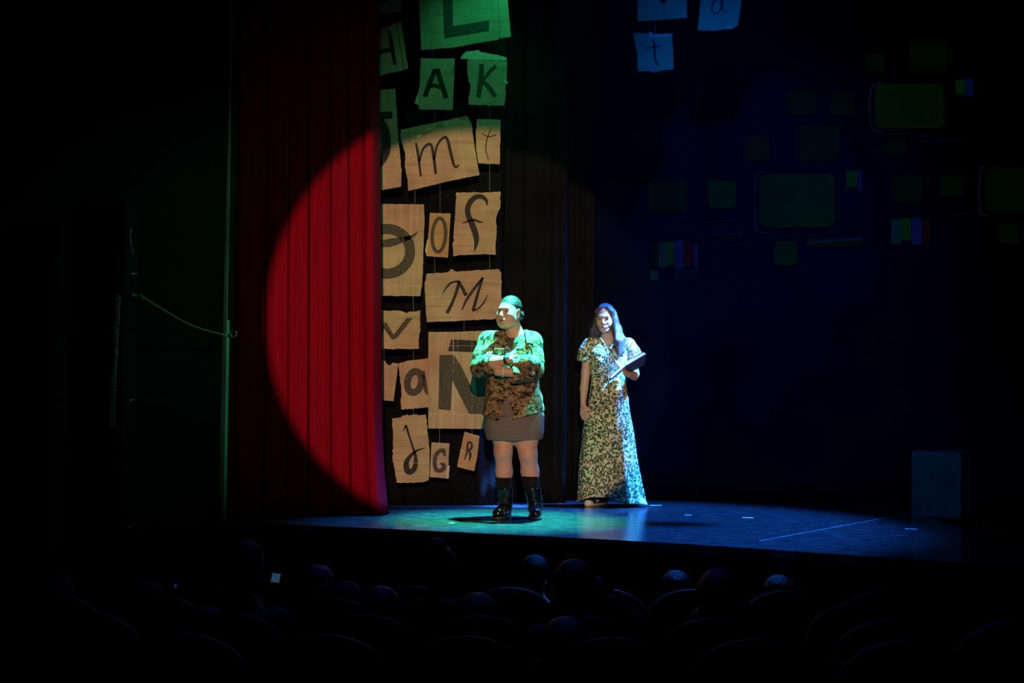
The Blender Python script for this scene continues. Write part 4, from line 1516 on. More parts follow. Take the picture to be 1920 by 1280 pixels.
# skirt
F = Field((-.28, -.22, .53), (.27, .22, 1.0), .005)
F.loft([(.565, -.01, .0, .188, .130), (.578, -.009, .0, .205, .142), (.63, -.010, .0, .219, .152), (.76, -.010, .0, .222, .155), (.95, -.01, .0, .19, .14)], .02,
       fold=lambda a, z: 1 + .008 * np.sin(4 * a + 2) + .006 * np.sin(9 * a))


def hemline(x, y, z):
    return z - (.572 + .25 * np.clip(x - .01, 0, 1) ** 1.0 * .22 + .02 * np.clip(-x - .14, 0, 1)) + 0 * y


F.put(lambda x, y, z: hemline(x, y, z), (-.3, -.3, .5), (.3, .3, .66), .004, 'cut')
sk = F.mesh('skirt', M['skirt'], soldier)
MB().tube([(-.14, -.157, .755), (-.08, -.164, .757), (-.02, -.161, .757)], .003, 6).build('waist_seam', M['skirt'], sk, True)

# socks
for pts, r in (([(-.084, .008, .292), (-.080, .015, .24), (-.074, .02, .12)], [.0635, .057, .044]), ([(.1105, .008, .305), (.124, .014, .24), (.147, .02, .12)], [.0665, .058, .044])):
    F = Field((-.2, -.1, .08), (.25, .12, .40), .005)
    F.chain(pts, r, .01)
    F.put(lambda x, y, z, t=pts[0][2] + .004: z - t + 0 * x + 0 * y, (-.2, -.1, .08), (.25, .12, .4), .004, 'max')
    F.mesh('sock', M['sock'], soldier)
# lace-up boots
for sx, toe, rot in ((-.070, (-.122, -.165), -.3), (.150, (.152, -.150), 0.0)):
    F = Field((-.24, -.26, -.005), (.26, .12, .27), .0045)
    F.chain([(sx + (-.006 if sx < 0 else -.020), .016, .215), (sx, .022, .12), (sx, .025, .06)], [.062, .055, .052], .015)
    F.chain([(sx, .03, .050), (sx * .5 + toe[0] * .5, -.07, .052), (toe[0], toe[1], .044)], [.044, .043, .042], .02)
    F.put(lambda x, y, z: np.maximum(.016 - z, z - .222) + 0 * x + 0 * y, (-.25, -.3, -.01), (.3, .2, .3), .004, 'max')
    bt = F.mesh('boot', M['leather'], soldier)
    F = Field((-.24, -.26, -.02), (.26, .12, .08), .0045)
    F.chain([(sx, .032, .02), (sx * .5 + toe[0] * .5, -.07, .02), (toe[0], toe[1] - .003, .02)], [.047, .045, .046], .02)
    F.put(lambda x, y, z: np.maximum(.0 - z, z - .021) + 0 * x + 0 * y, (-.25, -.3, -.02), (.3, .2, .1), .002, 'max')
    F.mesh('sole', M['rubber'], bt)
    laces(bt, [(sx + (toe[0] - sx) * t, .02 - .055 * (1 - t * .2) - t * .075, z) for t, z in ((.0, .19), (.0, .16), (.05, .13), (.3, .108), (.5, .098))], .020, M['black_plastic'], .004)

# watch, band, microphone
wc = Vector((-.066, -.263, 1.163))
wa = Vector(rw) - Vector((-.16, -.20, 1.145))
wb = band(soldier, 'watch', wc, wa, .0335, .022, .004, M['black_plastic'])
fc = flap('watch_face', [wc + Vector(p) for p in ((-.012, -.024, .048), (.014, -.018, .048), (.014, -.042, .014), (-.012, -.046, .014))], -.006, M['watch_face'], wb)
band(soldier, 'bracelet', (-.10, -.232, 1.077), Vector(lw) - Vector((.02, -.215, 1.075)), .036, .012, .003, M['white_band'])
mc = MB().tube([H(.074, .0, .0), H(.070, .04, -.03), H(.050, .078, -.052), H(.032, .098, -.060)], .0018, 6).build('microphone', M['white_band'], soldier, True)
MB().ball(H(.030, .102, -.061), .0075).build('microphone_foam', M['mic'], mc, True)

# ------------------------------------------------------------------ girl in the long dress
g0 = on_floor(1142, 948)
girl = empty('person', (g0.x, g0.y, 0))
tag(girl, 'long-haired girl in leaf-print maxi dress holding an open book', 'person')
G = Head((-.047, -.01, 1.535), 13, -7, .97)
F = Field((-.30, -.36, -.01), (.32, .22, 1.72), .0048)
G.sculpt(F, full=0.0)
F.cap(G(0, -.03, -.06), (-.012, .02, 1.34), .047, .052, .03)
F.ell((-.012, .02, 1.20), (.145, .085, .19), .05)
F.ell((-.012, .02, .90), (.115, .08, .15), .05)
F.chain([(-.085, .0, .86), (-.09, -.01, .47), (-.062, .03, .09)], [.085, .055, .04], .03)
F.chain([(.07, .0, .86), (.11, -.01, .47), (.17, .02, .09)], [.085, .055, .04], .03)
F.cap((-.06, .03, .08), (-.11, -.03, .045), .026, .02, .02)
F.cap((.17, .02, .08), (.20, -.03, .04), .028, .02, .02)
# arm hanging at image left
F.chain([(-.178, .01, 1.32), (-.200, .015, 1.09), (-.214, -.01, .96), (-.222, -.035, .835)], [.046, .038, .034, .0235], .015)
hand(F, (-.222, -.037, .828), (.10, -.10, -1), (.72, -.7, 0), (-.75, -.65, 0), .22, .93)
# arm holding the book
gw = (.128, -.225, 1.075)
F.chain([(.155, .01, 1.32), (.200, .0, 1.085)], [.046, .039], .015)
F.chain([(.200, .0, 1.082), (.185, -.12, 1.065), gw], [.038, .034, .0245], .015)
hand(F, gw, (-.55, -.55, .45), (-.5, .25, .8), (.45, -.60, -.65), .30, .93)
F.mesh('body', M['skin_girl'], girl)
G.features(girl, (0, 0), 0.0, 0.10)

# long hair with a centre parting
F = Field((-.24, -.20, 1.10), (.16, .20, 1.72), .0045)
F.ell(G(0, -.02, .038), (.079, .097, .088), .01, G.R)


def long_cut(x, y, z):
    d = [x - G.c.x, y - G.c.y, z - G.c.z]
    bb = sum(G.b[i] * d[i] for i in range(3))
    cc = sum(G.u[i] * d[i] for i in range(3))
    aa = sum(G.a[i] * d[i] for i in range(3))
    return np.maximum(np.minimum(bb - .026, (.092 - 13 * aa * aa - cc) * .8), -.12 - cc)


F.put(long_cut, (-.24, -.2, 1.1), (.16, .2, 1.72), .006, 'max')
F.cap(G(.003, .080, .108), G(.003, -.03, .134), .006, .006, .006, 'cut')
# curtains of hair
F.chain([G(-.030, .045, .095), G(-.060, .030, .055), G(-.074, .014, -.02), (-.145, .02, 1.43), (-.168, .035, 1.33)], [.014, .020, .024, .026, .018], .02)
F.chain([G(-.05, -.05, .03), (-.11, .06, 1.44), (-.13, .07, 1.30), (-.12, .08, 1.16)], [.045, .045, .045, .03], .03)
F.chain([G(.030, .045, .095), G(.060, .034, .062), G(.075, .022, -.01), (.045, -.06, 1.43), (.055, -.112, 1.34), (.062, -.135, 1.245)], [.014, .020, .026, .030, .034, .020], .02)
F.chain([G(.075, -.015, .03), (.055, -.01, 1.45), (.085, -.06, 1.36), (.095, -.105, 1.26)], [.026, .030, .034, .018], .02)
F.chain([G(.04, -.06, .03), (.05, .05, 1.44), (.06, .08, 1.30), (.05, .09, 1.16)], [.05, .045, .045, .03], .03)
hr = F.mesh('hair', M['hair_long'], girl)
rr = random.Random(4)
for i in range(16):
    sd = 1 if i % 3 else -1
    p0 = G(sd * .082, -.02 + rr.uniform(-.02, .02), .06 - i * .010)
    q = [p0]
    for k in range(4):
        q.append(q[-1] + Vector((sd * rr.uniform(-.002, .016), rr.uniform(-.008, .008), -rr.uniform(.012, .03))))
    MB().tube(q, [.0012, .0012, .001, .0009, .0006], 5).build('hair_strand', M['hair_long'], hr, True)

# dress
F = Field((-.32, -.30, -.005), (.33, .27, 1.42), .0048)


def dfold(a, z):
    low = np.clip((.95 - z) / .95, 0, 1)
    return 1 + low * (.050 * np.sin(7 * a + 1.3) + .035 * np.sin(12 * a + .4 + 2 * z)) + .008 * np.sin(14 * z + 3 * a)


F.loft([(-.005, .008, .0, .285, .215), (.158, -.002, .0, .262, .205), (.394, -.014, .0, .234, .185), (.63, -.018, .0, .206, .160), (.777, -.014, .0, .178, .135),
        (.92, -.014, .0, .156, .115), (1.05, -.014, .0, .141, .102), (1.17, -.014, -.005, .160, .118), (1.26, -.013, .005, .172, .105), (1.33, -.013, .015, .150, .078), (1.37, -.013, .025, .07, .058)], .02, fold=dfold)
# short sleeves, bust
F.chain([(-.10, .015, 1.335), (-.165, .01, 1.315), (-.197, .012, 1.26), (-.212, .012, 1.205)], [.045, .060, .062, .062], .02)
F.chain([(.075, .015, 1.335), (.145, .01, 1.315), (.180, .008, 1.26), (.200, .004, 1.215)], [.045, .060, .064, .064], .02)
F.ell((-.075, -.075, 1.18), (.06, .05, .06), .04)
F.ell((.050, -.075, 1.18), (.06, .05, .06), .04)
for a, d, r in (((-.214, .012, 1.185), (-.05, 0, -1), .052), ((.202, .003, 1.195), (.10, -.03, -1), .052)):
    F.cap(a, Vector(a) + Vector(d) * .05, r, r, .004, 'cut')
F.cap((-.030, -.03, 1.375), (-.04, -.08, 1.46), .060, .09, .008, 'cut')
F.cap((-.033, -.15, 1.285), (-.033, -.09, 1.36), .012, .055, .008, 'cut')


def girl_hem(x, y, z):
    h = np.interp(x.ravel(), [-.30, -.265, -.19, -.03, .03, .10, .20, .27, .33], [.03, .030, .074, .088, .062, .030, .030, .002, -.02])[:, None, None]
    return z - h + 0 * y


F.put(girl_hem, (-.33, -.3, -.01), (.34, .3, .12), .003, 'cut')
# a hollow under the hem so that the floor shows between the shoes
F.ell((-.01, .0, -.02), (.20, .17, .10), .01, None, 'cut')
dr = F.mesh('dress', M['leaf'], girl)
# placket and collar
MB().tube([(-.033, -.128, 1.28), (-.028, -.132, 1.18), (-.022, -.117, 1.05), (-.018, -.127, .92)], .0035, 6).build('placket', M['leaf'], dr, True)
flap('collar', [(-.085, -.085, 1.375), (-.105, -.07, 1.345), (-.050, -.125, 1.275), (-.033, -.122, 1.292)], .005, M['leaf'], dr)
flap('collar', [(.028, -.085, 1.372), (-.020, -.120, 1.292), (-.008, -.128, 1.272), (.045, -.085, 1.338)], .005, M['leaf'], dr)
for zz in (1.24, 1.16, 1.09, 1.0):
    MB().ball((-.026, -.136 if zz > 1.1 else -.124, zz), (.006, .003, .006), 8, 6).build('button', M['cover'], dr, True)

# shoes
for nm, ctr, d, upper in (('left', (-.078, .02), Vector((-.62, -.78)), 'canvas'), ('right', (.185, .0), Vector((.55, -.83)), 'pale_canvas')):
    d = d.normalized()
    heel = Vector((ctr[0], ctr[1] + .03)) - d * .05
    toe = heel + d * .185
    lo = (min(heel.x, toe.x) - .08, min(heel.y, toe.y) - .08, -.01)
    hi = (max(heel.x, toe.x) + .08, max(heel.y, toe.y) + .08, .16)
    F = Field(lo, hi, .0045)
    F.chain([(heel.x, heel.y, .05), (heel.x * .45 + toe.x * .55, heel.y * .45 + toe.y * .55, .043), (toe.x, toe.y, .036)], [.041, .040, .036], .02)
    F.cap((heel.x, heel.y, .06), (heel.x + d.x * .02, heel.y + d.y * .02, .10), .038, .036, .02)
    F.put(lambda x, y, z: np.maximum(.014 - z, z - .105) + 0 * x + 0 * y, lo, hi, .003, 'max')
    sh = F.mesh('shoe', M[upper], girl)
    F = Field(lo, hi, .0045)
    F.chain([(heel.x, heel.y, .016), (heel.x * .45 + toe.x * .55, heel.y * .45 + toe.y * .55, .016), (toe.x, toe.y, .016)], [.045, .043, .042], .02)
    F.put(lambda x, y, z: np.maximum(.0 - z, z - .024) + 0 * x + 0 * y, lo, hi, .003, 'max')
    F.mesh('sole', M['shoe_white'], sh)
    F = Field(lo, hi, .0045)
    F.ell((toe.x + d.x * .010, toe.y + d.y * .010, .022), (.040, .040, .036), .01)
    F.put(lambda x, y, z: np.maximum(.0 - z, -((x - toe.x) * d.x + (y - toe.y) * d.y)) + 0 * z, lo, hi, .003, 'max')
    F.mesh('toe_cap', M['shoe_white'], sh)
    nn = Vector((-d.y, d.x))
    for t in (.35, .5, .65):
        p = heel + (toe - heel) * t
        q = [(p.x + nn.x * k * .024, p.y + nn.y * k * .024, .088 - abs(k) * .016 - (t - .35) * .03) for k in (-1, -.4, .4, 1)]
        MB().tube(q, .0032, 6).build('lace', M['lace'], sh, True)
mc = MB().tube([G(.074, .0, .0), G(.068, .045, -.03), G(.050, .078, -.050), G(.030, .100, -.058)], .0017, 6).build('microphone', M['white_band'], girl, True)
MB().ball(G(.030, .101, -.058), .006).build('microphone_foam', M['mic'], mc, True)

# open book resting on her hand
bs = Vector((g0.x, g0.y, 0)) + Vector((.105, -.315, 1.150))
book = empty('book', bs)
tag(book, 'open hardback book with white pages held up by the girl', 'book')
dl, dr_ = Vector((-.74, -.02, -.66)).normalized(), Vector((.80, .05, .47)).normalized()
depth_l = Vector((.03, .21, .0))
depth_r = Vector((.0, .19, -.085))
# left half: seen nearly edge on
nl = dl.cross(depth_l).normalized()
if nl.z < 0:
    nl = -nl
nr = dr_.cross(depth_r).normalized()
if nr.z < 0:
    nr = -nr
MB().slab((0, 0, 0), dl * .165, depth_l, nl * -.006).build('cover', M['cover'], book)
MB().slab(dl * .004 + nl * .0005, dl * .154, depth_l * .95, nl * .014).build('page_block', M['paper'], book)
MB().slab((0, 0, 0), dr_ * .185, depth_r, nr * -.006).build('cover', M['cover'], book)
MB().slab(dr_ * .004 + nr * .0005, dr_ * .174, depth_r * .95, nr * .016).build('page_block', M['paper'], book)
MB().tube([(0, 0, -.004), depth_l * .5 + depth_r * .5 + Vector((0, 0, -.004))], .008, 8).build('spine', M['cover'], book, True)
# one lifted page
MB().slab(dr_ * .004 + nr * .018, dr_ * .168 + nr * .012, depth_r * .95, nr * .001).build('page', M['paper'], book)

# ================================================================== STAGE PROPS
# dark plywood box at the right
bl, br = on_floor(1709, 967), on_floor(1802, 972.5)
bh = 0.50
bt = at(1711, 845, bl.y).z
bx = empty('stage_box', bl)
tag(bx, 'dark painted plywood box standing on the stage at the right', 'box')
u = br - bl
vdir = Vector((-u.y, u.x, 0)).normalized() * .42
h = Vector((0, 0, bt))
t_ = .018
un, vn = u.normalized(), vdir.normalized()
MB().slab((0, 0, 0), u, vn * t_, h - Vector((0, 0, t_))).build('front_panel', M['box_paint'], bx, bevel=.002)
MB().slab(vdir - vn * t_, u, vn * t_, h - Vector((0, 0, t_))).build('back_panel', M['box_paint'], bx, bevel=.002)
MB().slab(vn * t_, un * t_, vdir - vn * 2 * t_, h - Vector((0, 0, t_))).build('side_panel', M['box_paint'], bx, bevel=.002)
MB().slab(u - un * t_ + vn * t_, un * t_, vdir - vn * 2 * t_, h - Vector((0, 0, t_))).build('side_panel', M['box_paint'], bx, bevel=.002)
MB().slab(h - Vector((0, 0, t_)) - un * .001, u + un * .002, vdir, Vector((0, 0, t_))).build('top_panel', M['box_paint'], bx, bevel=.002)
for (a, z) in ((.03, bt - .035), (.93, bt - .03), (.02, .02), (.88, .02)):
    p = u * a + Vector((0, 0, z)) - vn * .0015
    MB().slab(p, un * .014, Vector((0, 0, .008)), vn * .0015).build('chipped_corner', M['chip'], bx)

# strips and bits of tape on the floor


def tape(p0, p1, wd, label, name='tape_mark'):
    a, b_ = on_floor(*p0), on_floor(*p1)
    c = (a + b_) / 2
    d = (b_ - a)
    nn = Vector((-d.y, d.x, 0)).normalized() * wd
    o = MB().slab(a - c - nn / 2 + Vector((0, 0, .0003)), d, nn, Vector((0, 0, .0012))).build(name, M['tape' if name == 'tape_mark' else 'seam_tape'], loc=c)
    tag(o, label, 'tape', 'tape marks on the stage floor')


tape((1424, 1014), (1708, 962), .007, 'long floor seam tape running diagonally towards the dark box', 'floor_tape')
tape((1696, 991), (1720, 992), .03, 'short pale tape mark on the floor in front of the dark box')
tape((1829, 999), (1844, 1000.5), .03, 'short pale tape mark on the floor right of the dark box')
tape((1219, 947.5), (1240, 947), .04, 'pale tape mark on the blue floor right of the girl')
tape((1392, 970), (1412, 971), .04, 'pale tape mark on the blue floor midway to the dark box')
tape((1030, 942), (1055, 942.5), .07, 'wide pale tape mark at the foot of the middle black drape')
tape((842, 980), (851, 980.5), .03, 'small glinting tape bit on the green floor left of the black boots')
tape((1284, 965), (1296, 965.5), .03, 'small tape bit on the blue floor near the hem of the dress')
for i, (x, y, wh) in enumerate(((1845, 983, 'nearer the back cloth'), (1846, 993, 'above the short tape mark'), (1881, 992, 'farthest to the right'))):
    tape((x - 1.5, y), (x + 1.5, y), .035, 'tiny pale tape dot right of the dark box, ' + wh)

# rope from the dark tower to the ring on the curtain edge
rp = [(246, 552), (256, 555), (268, 557), (282, 566), (300, 577), (325, 592), (350, 606), (378, 617), (405, 624), (430, 630)]
YR = 9.2
c0 = at(246, 552, YR)
rope = empty('rope', c0)
tag(rope, 'thin pale rope sagging from dark tower to ring on curtain edge', 'rope')
MB().tube([at(x, y, YR + .1 * i) - c0 for i, (x, y) in enumerate(rp)], .006, 8).build('cord', M['rope'], rope, True)
for i, (x, y) in enumerate(((248, 553), (262, 555), (266, 558))):
    MB().ball(at(x, y, YR) - c0, .014, 8, 6).build('knot', M['rope'], rope, True)
rc = at(437, 625, YR + .92)
MB().torus(rc - c0, (1, 0, 0), (0, .2, 1), .026, .005).build('ring', M['steel'], rope, True)
MB().ball(at(431, 629, YR + .9) - c0, .018, 8, 6).build('knot', M['rope'], rope, True)

# coiled cable hanging beside the tower
cc = [at(222, 552, 9.02), at(217, 640, 9.02), at(213, 700, 9.02), at(211, 800, 9.02)]
pts = []
turns = 62
for i in range(turns * 10 + 1):
    t = i / (turns * 10)
    k = min(int(t * 3), 2)
    p = cc[k].lerp(cc[k + 1], t * 3 - k)
    a = 2 * math.pi * turns * t
    pts.append(p - cc[0] + Vector((math.cos(a) * .016, math.sin(a) * .016, 0)))
o = MB().tube(pts, .0036, 5).build('coiled_cable', M['coil'], smooth=True, loc=cc[0])
tag(o, 'coiled metal cable hanging down beside the dark loudspeaker tower', 'cable')

# loudspeaker tower at the left
tw0, tw1 = at(130, 372, 9.1), at(236, 372, 9.1)
zb = house_z(9.3)
tower = empty('loudspeaker_tower', ((tw0.x + tw1.x) / 2, 9.1, zb))
tag(tower, 'tall dark loudspeaker tower in the shadow left of the stage', 'loudspeaker')
hw = (tw1.x - tw0.x) / 2
hgt = tw0.z - zb
nb = 4
for i in range(nb):
    z0, z1 = hgt * i / nb, hgt * (i + 1) / nb - .012
    cbn = MB().box((-hw, 0, z0), (hw, .34, z1)).build('cabinet', M['wall'], tower, bevel=.008)
    MB().box((-hw + .03, -.012, z0 + .05), (hw - .03, -.0005, z1 - .05)).build('grille', M['velvet'], cbn, bevel=.004)
    MB().tube([(hw + .002, .12, (z0 + z1) / 2 - .06), (hw + .022, .15, (z0 + z1) / 2 - .05), (hw + .022, .25, (z0 + z1) / 2 - .05), (hw + .002, .28, (z0 + z1) / 2 - .06)], .006, 6).build('handle', M['steel'], cbn, True)
MB().tube([at(238, 432, 9.09) - tower.location, at(241, 428, 9.07) - tower.location, at(246, 430, 9.07) - tower.location, at(244, 440, 9.07) - tower.location, at(245, 455, 9.07) - tower.location, at(249, 476, 9.07) - tower.location], .005, 6).build('hook', M['steel'], tower, True)

# side steps, only their nosings catch light
st = empty('side_steps', (on_floor(190, 1034, -.06).x, 8.6, house_z(8.9)))
tag(st, 'dark side steps below the stage at the left, edges glinting green', 'stairs')
for i, (x0, x1, py, z) in enumerate(((190, 255, 1034, -.06), (135, 185, 1080, -.22), (90, 130, 1122, -.38))):
    a, b_ = on_floor(x0, py, z) - st.location, on_floor(x1, py + 1, z) - st.location
    stp = MB().slab(Vector((a.x - .12, a.y, 0)), (b_ - a) + Vector((.12, 0, 0)), Vector((0, .24, 0)), Vector((0, 0, a.z))).build('step', M['wall'], st)
    MB().slab(a + Vector((0, -.004, -.012)), b_ - a, Vector((0, .012, 0)), Vector((0, 0, .014))).build('nosing', M['step'], stp)

# plate on the wall at the far left
pp = at(5, 703, 8.6)
b = MB()
b.box((-.022, -.012, -.030), (.022, 0, .030))
o = empty('wall_plate', pp)
tag(o, 'small dim brown plate on the dark wall at the left frame edge', 'plate')
MB().box((-.024, 0, -.032), (.024, .010, .032)).build('back_plate', M['plate'], o, bevel=.003)
MB().box((-.014, -.004, -.020), (.014, 0, .020)).build('cover_plate', M['plate'], o, bevel=.002)

# ================================================================== AUDITORIUM: seats and audience


def copy_thing(src, loc, label, rz=0.0, scale=None, mats=None):
    r = src.copy()
    COL.objects.link(r)
    r.location = loc
    r.rotation_euler = (0, 0, rz)
    if scale:
        r.scale = scale
    r['label'] = label
    for ch in list(src.children):
        c = ch.copy()
        COL.objects.link(c)
        c.parent = r
        for g in list(ch.children):
            d = g.copy()
            COL.objects.link(d)
            d.parent = c
    return r


def arched_back(mb, w_, h0, h1, y0, y1, n=18):
    """upright slab with an arched top, thickness y0..y1"""
    out = [(-w_ * .92, h0), (-w_, h0 + .15), (-w_, h1 - .16)]
    for k in range(n + 1):
        a = math.pi - math.pi * k / n
        out.append((w_ * math.cos(a), h1 - .16 + .16 * math.sin(a)))
    out += [(w_, h0 + .15), (w_ * .92, h0)]
    m = len(out)
    lean = .10
    v = [(x, y0 - lean * (z - h0), z) for x, z in out] + [(x, y1 - lean * (z - h0), z) for x, z in out]
    f = [tuple(range(m)), tuple(reversed(range(m, 2 * m)))] + [(i, m + i, m + (i + 1) % m, (i + 1) % m) for i in range(m)]
    f = [q[::-1] for q in f]
    mb.add(v, f)
    return mb, out, lean


proto_seat = empty('theatre_seat', (0, 0, 0))
tag(proto_seat, 'seat', 'seat', 'theatre seats facing the stage')
mb, out, lean = arched_back(MB(), .235, .36, .95, .02, .09)
mb.build('backrest', M['seat_fabric'], proto_seat, True, bevel=.012)
MB().tube([(x, .018 - lean * (z - .36), z) for x, z in out[2:-2]], .011, 7).build('back_edge', M['seat_piping'], proto_seat, True)
MB().box((-.22, .09, .36), (.22, .52, .46)).build('seat_cushion', M['seat_fabric'], proto_seat, bevel=.03)
for sx in (-1, 1):
    MB().box((sx * .243 - .018, .02, .60), (sx * .243 + .018, .40, .635)).build('armrest', M['seat_wood'], proto_seat, bevel=.008)
    MB().box((sx * .243 - .014, .10, .0), (sx * .243 + .014, .34, .60)).build('leg', M['seat_wood'], proto_seat)


def audience_body(arm=False):
    """seated, facing +Y; head top at 1.28 above the floor"""
    root = empty('person', (0, 0, 0))
    hh = Head((0, .20, 1.148), 180, 0, .96)
    F = Field((-.34, -.05, -.02), (.34, .85, 1.32), .0085)
    hh.sculpt(F, 0.2, True)
    F.cap(hh(0, -.03, -.06), (0, .17, .96), .05, .058, .03)
    F.ell((0, .17, .80), (.17, .10, .22), .05)
    F.ell((0, .19, .54), (.17, .12, .10), .05)
    for sx in (-1, 1):
        F.chain([(sx * .09, .22, .53), (sx * .10, .60, .52), (sx * .10, .62, .12)], [.078, .058, .045], .03)
        F.cap((sx * .10, .62, .05), (sx * .11, .76, .04), .042, .034, .02)
        if arm and sx == 1:
            F.chain([(sx * .17, .16, .92), (sx * .26, .12, 1.00), (sx * .08, .10, 1.16)], [.05, .042, .03], .02)
            hand(F, (.08, .10, 1.16), (-.5, .45, .7), (-.6, .3, -.5), (.3, -.9, .2), .3, .9)
        else:
            F.chain([(sx * .17, .17, .92), (sx * .185, .20, .68), (sx * .10, .42, .61)], [.05, .042, .03], .02)
            hand(F, (sx * .10, .42, .61), (-sx * .2, .95, -.05), (-sx * 1, 0, .1), (0, .1, 1), .35, .9)
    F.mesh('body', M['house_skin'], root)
    F = Field((-.36, -.02, .42), (.36, .60, 1.14), .0085)
    F.loft([(.45, 0, .19, .175, .13), (.62, 0, .175, .180, .125), (.82, 0, .165, .195, .118), (.92, 0, .165, .190, .095), (.975, 0, .17, .10, .07)], .03,
           fold=lambda a, z: 1 + .02 * np.sin(4 * a + 12 * z))
    for sx in (-1, 1):
        if arm and sx == 1:
            F.chain([(sx * .15, .165, .92), (sx * .265, .12, 1.00), (sx * .16, .108, 1.09)], [.066, .060, .050], .02)
        else:
            F.chain([(sx * .15, .17, .92), (sx * .180, .20, .69), (sx * .16, .30, .645)], [.066, .058, .050], .02)
    F.mesh('shirt', M['dark_cloth'], root)
    F = Field((-.22, .03, .0), (.22, .78, .68), .009)
    for sx in (-1, 1):
        F.chain([(sx * .09, .20, .53), (sx * .10, .61, .52), (sx * .10, .625, .10)], [.092, .070, .058], .03)
    F.ell((0, .19, .53), (.18, .125, .10), .04)
    F.mesh('trousers', M['trouser'], root)
    return root, hh


def add_hair(root, hh, kind, material):
    F = Field((-.20, .02, .80), (.20, .36, 1.36), .0075)
    if kind == 'bald':
        F.ell(hh(0, -.02, .03), (.0785, .0975, .086), .01, hh.R)

        def cutb(x, y, z):
            return (z - (hh.c.z + .045)) + 0 * x + .0 * y
        F.put(cutb, (-.2, 0, .8), (.2, .4, 1.4), .006, 'max')
    else:
        gro = .012 if kind == 'short' else .018
        F.ell(hh(0, -.022, .038), (.0765 + gro, .094 + gro, .084 + gro), .01, hh.R)
    k = .03

    def cut(x, y, z):
        d = [x - hh.c.x, y - hh.c.y, z - hh.c.z]
        bb = sum(hh.b[i] * d[i] for i in range(3))
        cc_ = sum(hh.u[i] * d[i] for i in range(3))
        return np.maximum(bb - .9 * cc_ - k, -.085 - cc_)
    F.put(cut, (-.2, 0, .8), (.2, .4, 1.4), .008, 'max')
    if kind == 'long':
        F.chain([hh(0, -.06, .02), (0, .12, 1.04), (0, .08, .90)], [.085, .080, .060], .03)
        for sx in (-1, 1):
            F.chain([hh(sx * .06, -.02, .03), (sx * .085, .17, 1.04), (sx * .09, .13, .92)], [.04, .045, .03], .03)
    if kind == 'bun':
        F.cap(hh(0, -.08, .10), hh(0, -.09, .13), .045, .05, .015)
    return F.mesh('hair', material, root)


prot = {}


def proto(kind, arm=False):
    root, hh = audience_body(arm)
    add_hair(root, hh, kind, M['dark_hair'])
    tag(root, 'x', 'person', 'audience members seen from behind')
    return root


base_root, base_head = audience_body(False)
tag(base_root, 'x', 'person', 'audience members seen from behind')
arm_root, arm_head = audience_body(True)
tag(arm_root, 'x', 'person', 'audience members seen from behind')
hair_mesh = {}
for kd in ('short', 'long', 'bun', 'bald'):
    o = add_hair(base_root, base_head, kd, M['dark_hair'])
    hair_mesh[kd] = o.data
    bpy.data.objects.remove(o)

ROWY = {1: 7.5, 2: 6.6, 3: 5.7, 4: 4.85}
people = [
    # px of head, py of head top, row, hair, hair material, shirt, label
    (600, 1058, 1, 'short', 'grey_hair', 'dark_cloth', 'grey-haired audience member in the row nearest the stage, below the red curtain'),
    (1002, 1039, 1, 'short', 'dark_hair', 'dark_cloth', 'dark-haired audience member below the black boots, in the row nearest the stage'),
    (1266, 1068, 1, 'short', 'dark_hair', 'dark_cloth', 'short-haired audience member in the front row, right of the blue-rimmed head'),
    (1458, 1077, 1, 'bald', 'brown_hair', 'dark_cloth', 'bald audience member with a blue glint on top of the head'),
    (112, 1074, 2, 'short', 'dark_hair', 'dark_cloth', 'leftmost audience member with blue-rimmed hair, near the side steps'),
    (275, 1085, 2, 'short', 'brown_hair', 'dark_cloth', 'audience member second from the left, next to the small dim phone'),
    (650, 1088, 2, 'short', 'grey_hair', 'dark_cloth', 'grey-haired audience member in the second row, behind the front grey head'),
    (822, 1021, 2, 'bun', 'dark_hair', 'dark_cloth', 'tall audience member with piled-up hair, below the cardboard letters'),
    (1120, 1080, 2, 'short', 'dark_hair', 'dark_cloth', 'audience member with blue-rimmed round head, below the girl in the dress'),
    (460, 1011, 3, 'short', 'dark_hair', 'pale_cloth', 'large-headed audience member in pale shirt, filming beside the bright phone'),
    (715, 1097, 3, 'bald', 'brown_hair', 'dark_cloth', 'balding audience member in the third row, behind the grey heads'),
    (895, 1112, 3, 'long', 'dark_hair', 'dark_cloth', 'long-haired audience member in the third row, left of the raised arm'),
    (1075, 1050, 3, 'long', 'dark_hair', 'pale_cloth', 'audience member with an arm raised to the head'),
    (1345, 1068, 3, 'long', 'dark_hair', 'dark_cloth', 'long-haired audience member, largest head right of centre'),
    (1060, 1157, 4, 'long', 'dark_hair', 'dark_cloth', 'nearest audience member, large dark head at bottom centre'),
]
seat_px = {1: [427, 600, 776, 962, 1135, 1300, 1476, 1652], 2: [112, 309, 625, 815, 1095, 1412, 1610], 3: [169, 440, 690, 905, 1111, 1345, 1673, 1901], 4: [350, 615, 880, 1152, 1420, 1700]}
row_word = {1: 'the row nearest the stage', 2: 'the second row from the stage', 3: 'the third row from the stage', 4: 'the nearest row'}
ordinal = ['first', 'second', 'third', 'fourth', 'fifth', 'sixth', 'seventh', 'eighth']
first = True
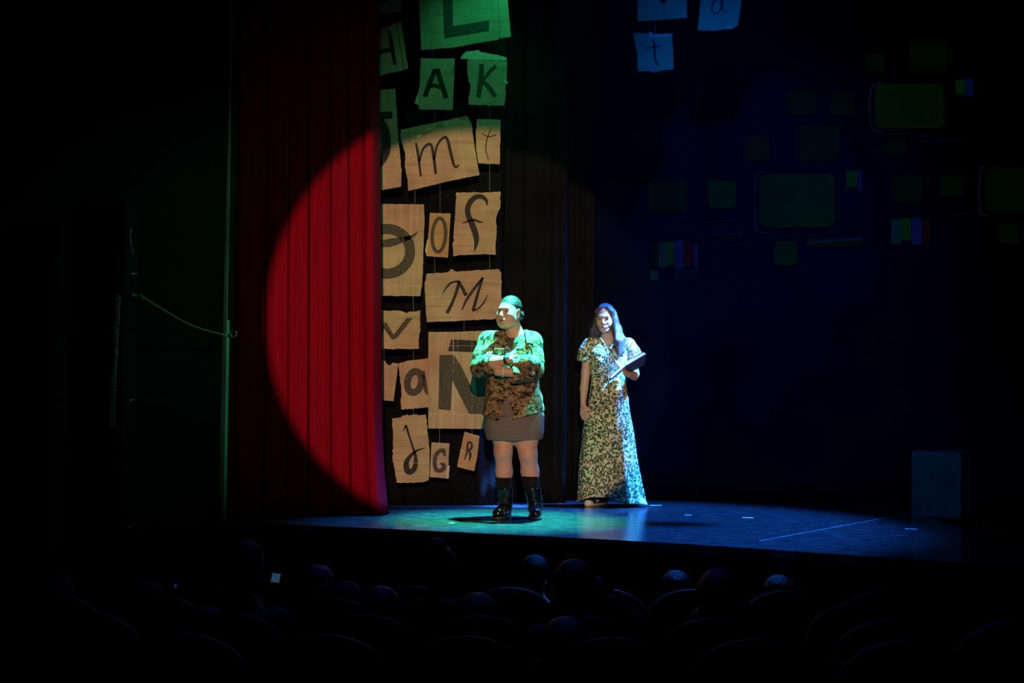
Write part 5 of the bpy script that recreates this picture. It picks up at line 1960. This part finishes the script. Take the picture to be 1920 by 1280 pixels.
for row, pxs in seat_px.items():
    Y = ROWY[row]
    for i, px in enumerate(pxs):
        X = (px - 960) * Y / FOC
        lab = 'dark arched theatre seat, %s from the left in %s' % (ordinal[i], row_word[row])
        loc = (X, Y, house_z(Y + .1) + .0)
        if first:
            proto_seat.location = loc
            proto_seat['label'] = lab
            first = False
        else:
            copy_thing(proto_seat, loc, lab)
used_base = used_arm = False
for (px, py, row, kd, hm, sm, lab) in people:
    Y = ROWY[row]
    hp = at(px, py, Y + .20)
    fz = house_z(Y + .1)
    armp = 'arm raised' in lab
    src = arm_root if armp else base_root
    sz = (hp.z - fz) / 1.275
    sz = min(max(sz, .80), 1.12)
    loc = (hp.x, Y - .0, hp.z - 1.275 * sz)
    if (armp and not used_arm) or (not armp and not used_base):
        r = src
        r.location = loc
        r['label'] = lab
        if armp:
            used_arm = True
        else:
            used_base = True
    else:
        r = copy_thing(src, loc, lab)
    hs = min(1.06, max(.92, sz))
    r.scale = (hs, hs, sz)
    h_ = bpy.data.objects.new('hair', hair_mesh[kd])
    COL.objects.link(h_)
    h_.parent = r
    for ch in r.children:
        if ch.name.startswith('hair'):
            ch.material_slots[0].link = 'OBJECT'
            ch.material_slots[0].material = M[hm]
        if ch.name.startswith('shirt'):
            ch.material_slots[0].link = 'OBJECT'
            ch.material_slots[0].material = M[sm]


# phones
def phone(px, py, Y, w_, h_, tilt, screen, label):
    c = at(px, py, Y)
    o = empty('phone', c)
    o.rotation_euler = (0.12, 0.16, tilt)
    tag(o, label, 'phone')
    MB().box((-w_ / 2, 0, -h_ / 2), (w_ / 2, .008, h_ / 2)).build('case', M['phone'], o, bevel=.003)
    MB().box((-w_ / 2 + .004, -.001, -h_ / 2 + .006), (w_ / 2 - .004, 0, h_ / 2 - .006)).build('screen', M[screen], o)


phone(517, 1083, 6.05, .045, .052, .35, 'phone_lit', 'phone with a bright bluish screen held up in the dark audience')
phone(329, 1098, 6.9, .020, .030, .3, 'phone_dim', 'phone with a tiny dim blue screen at the left of the audience')
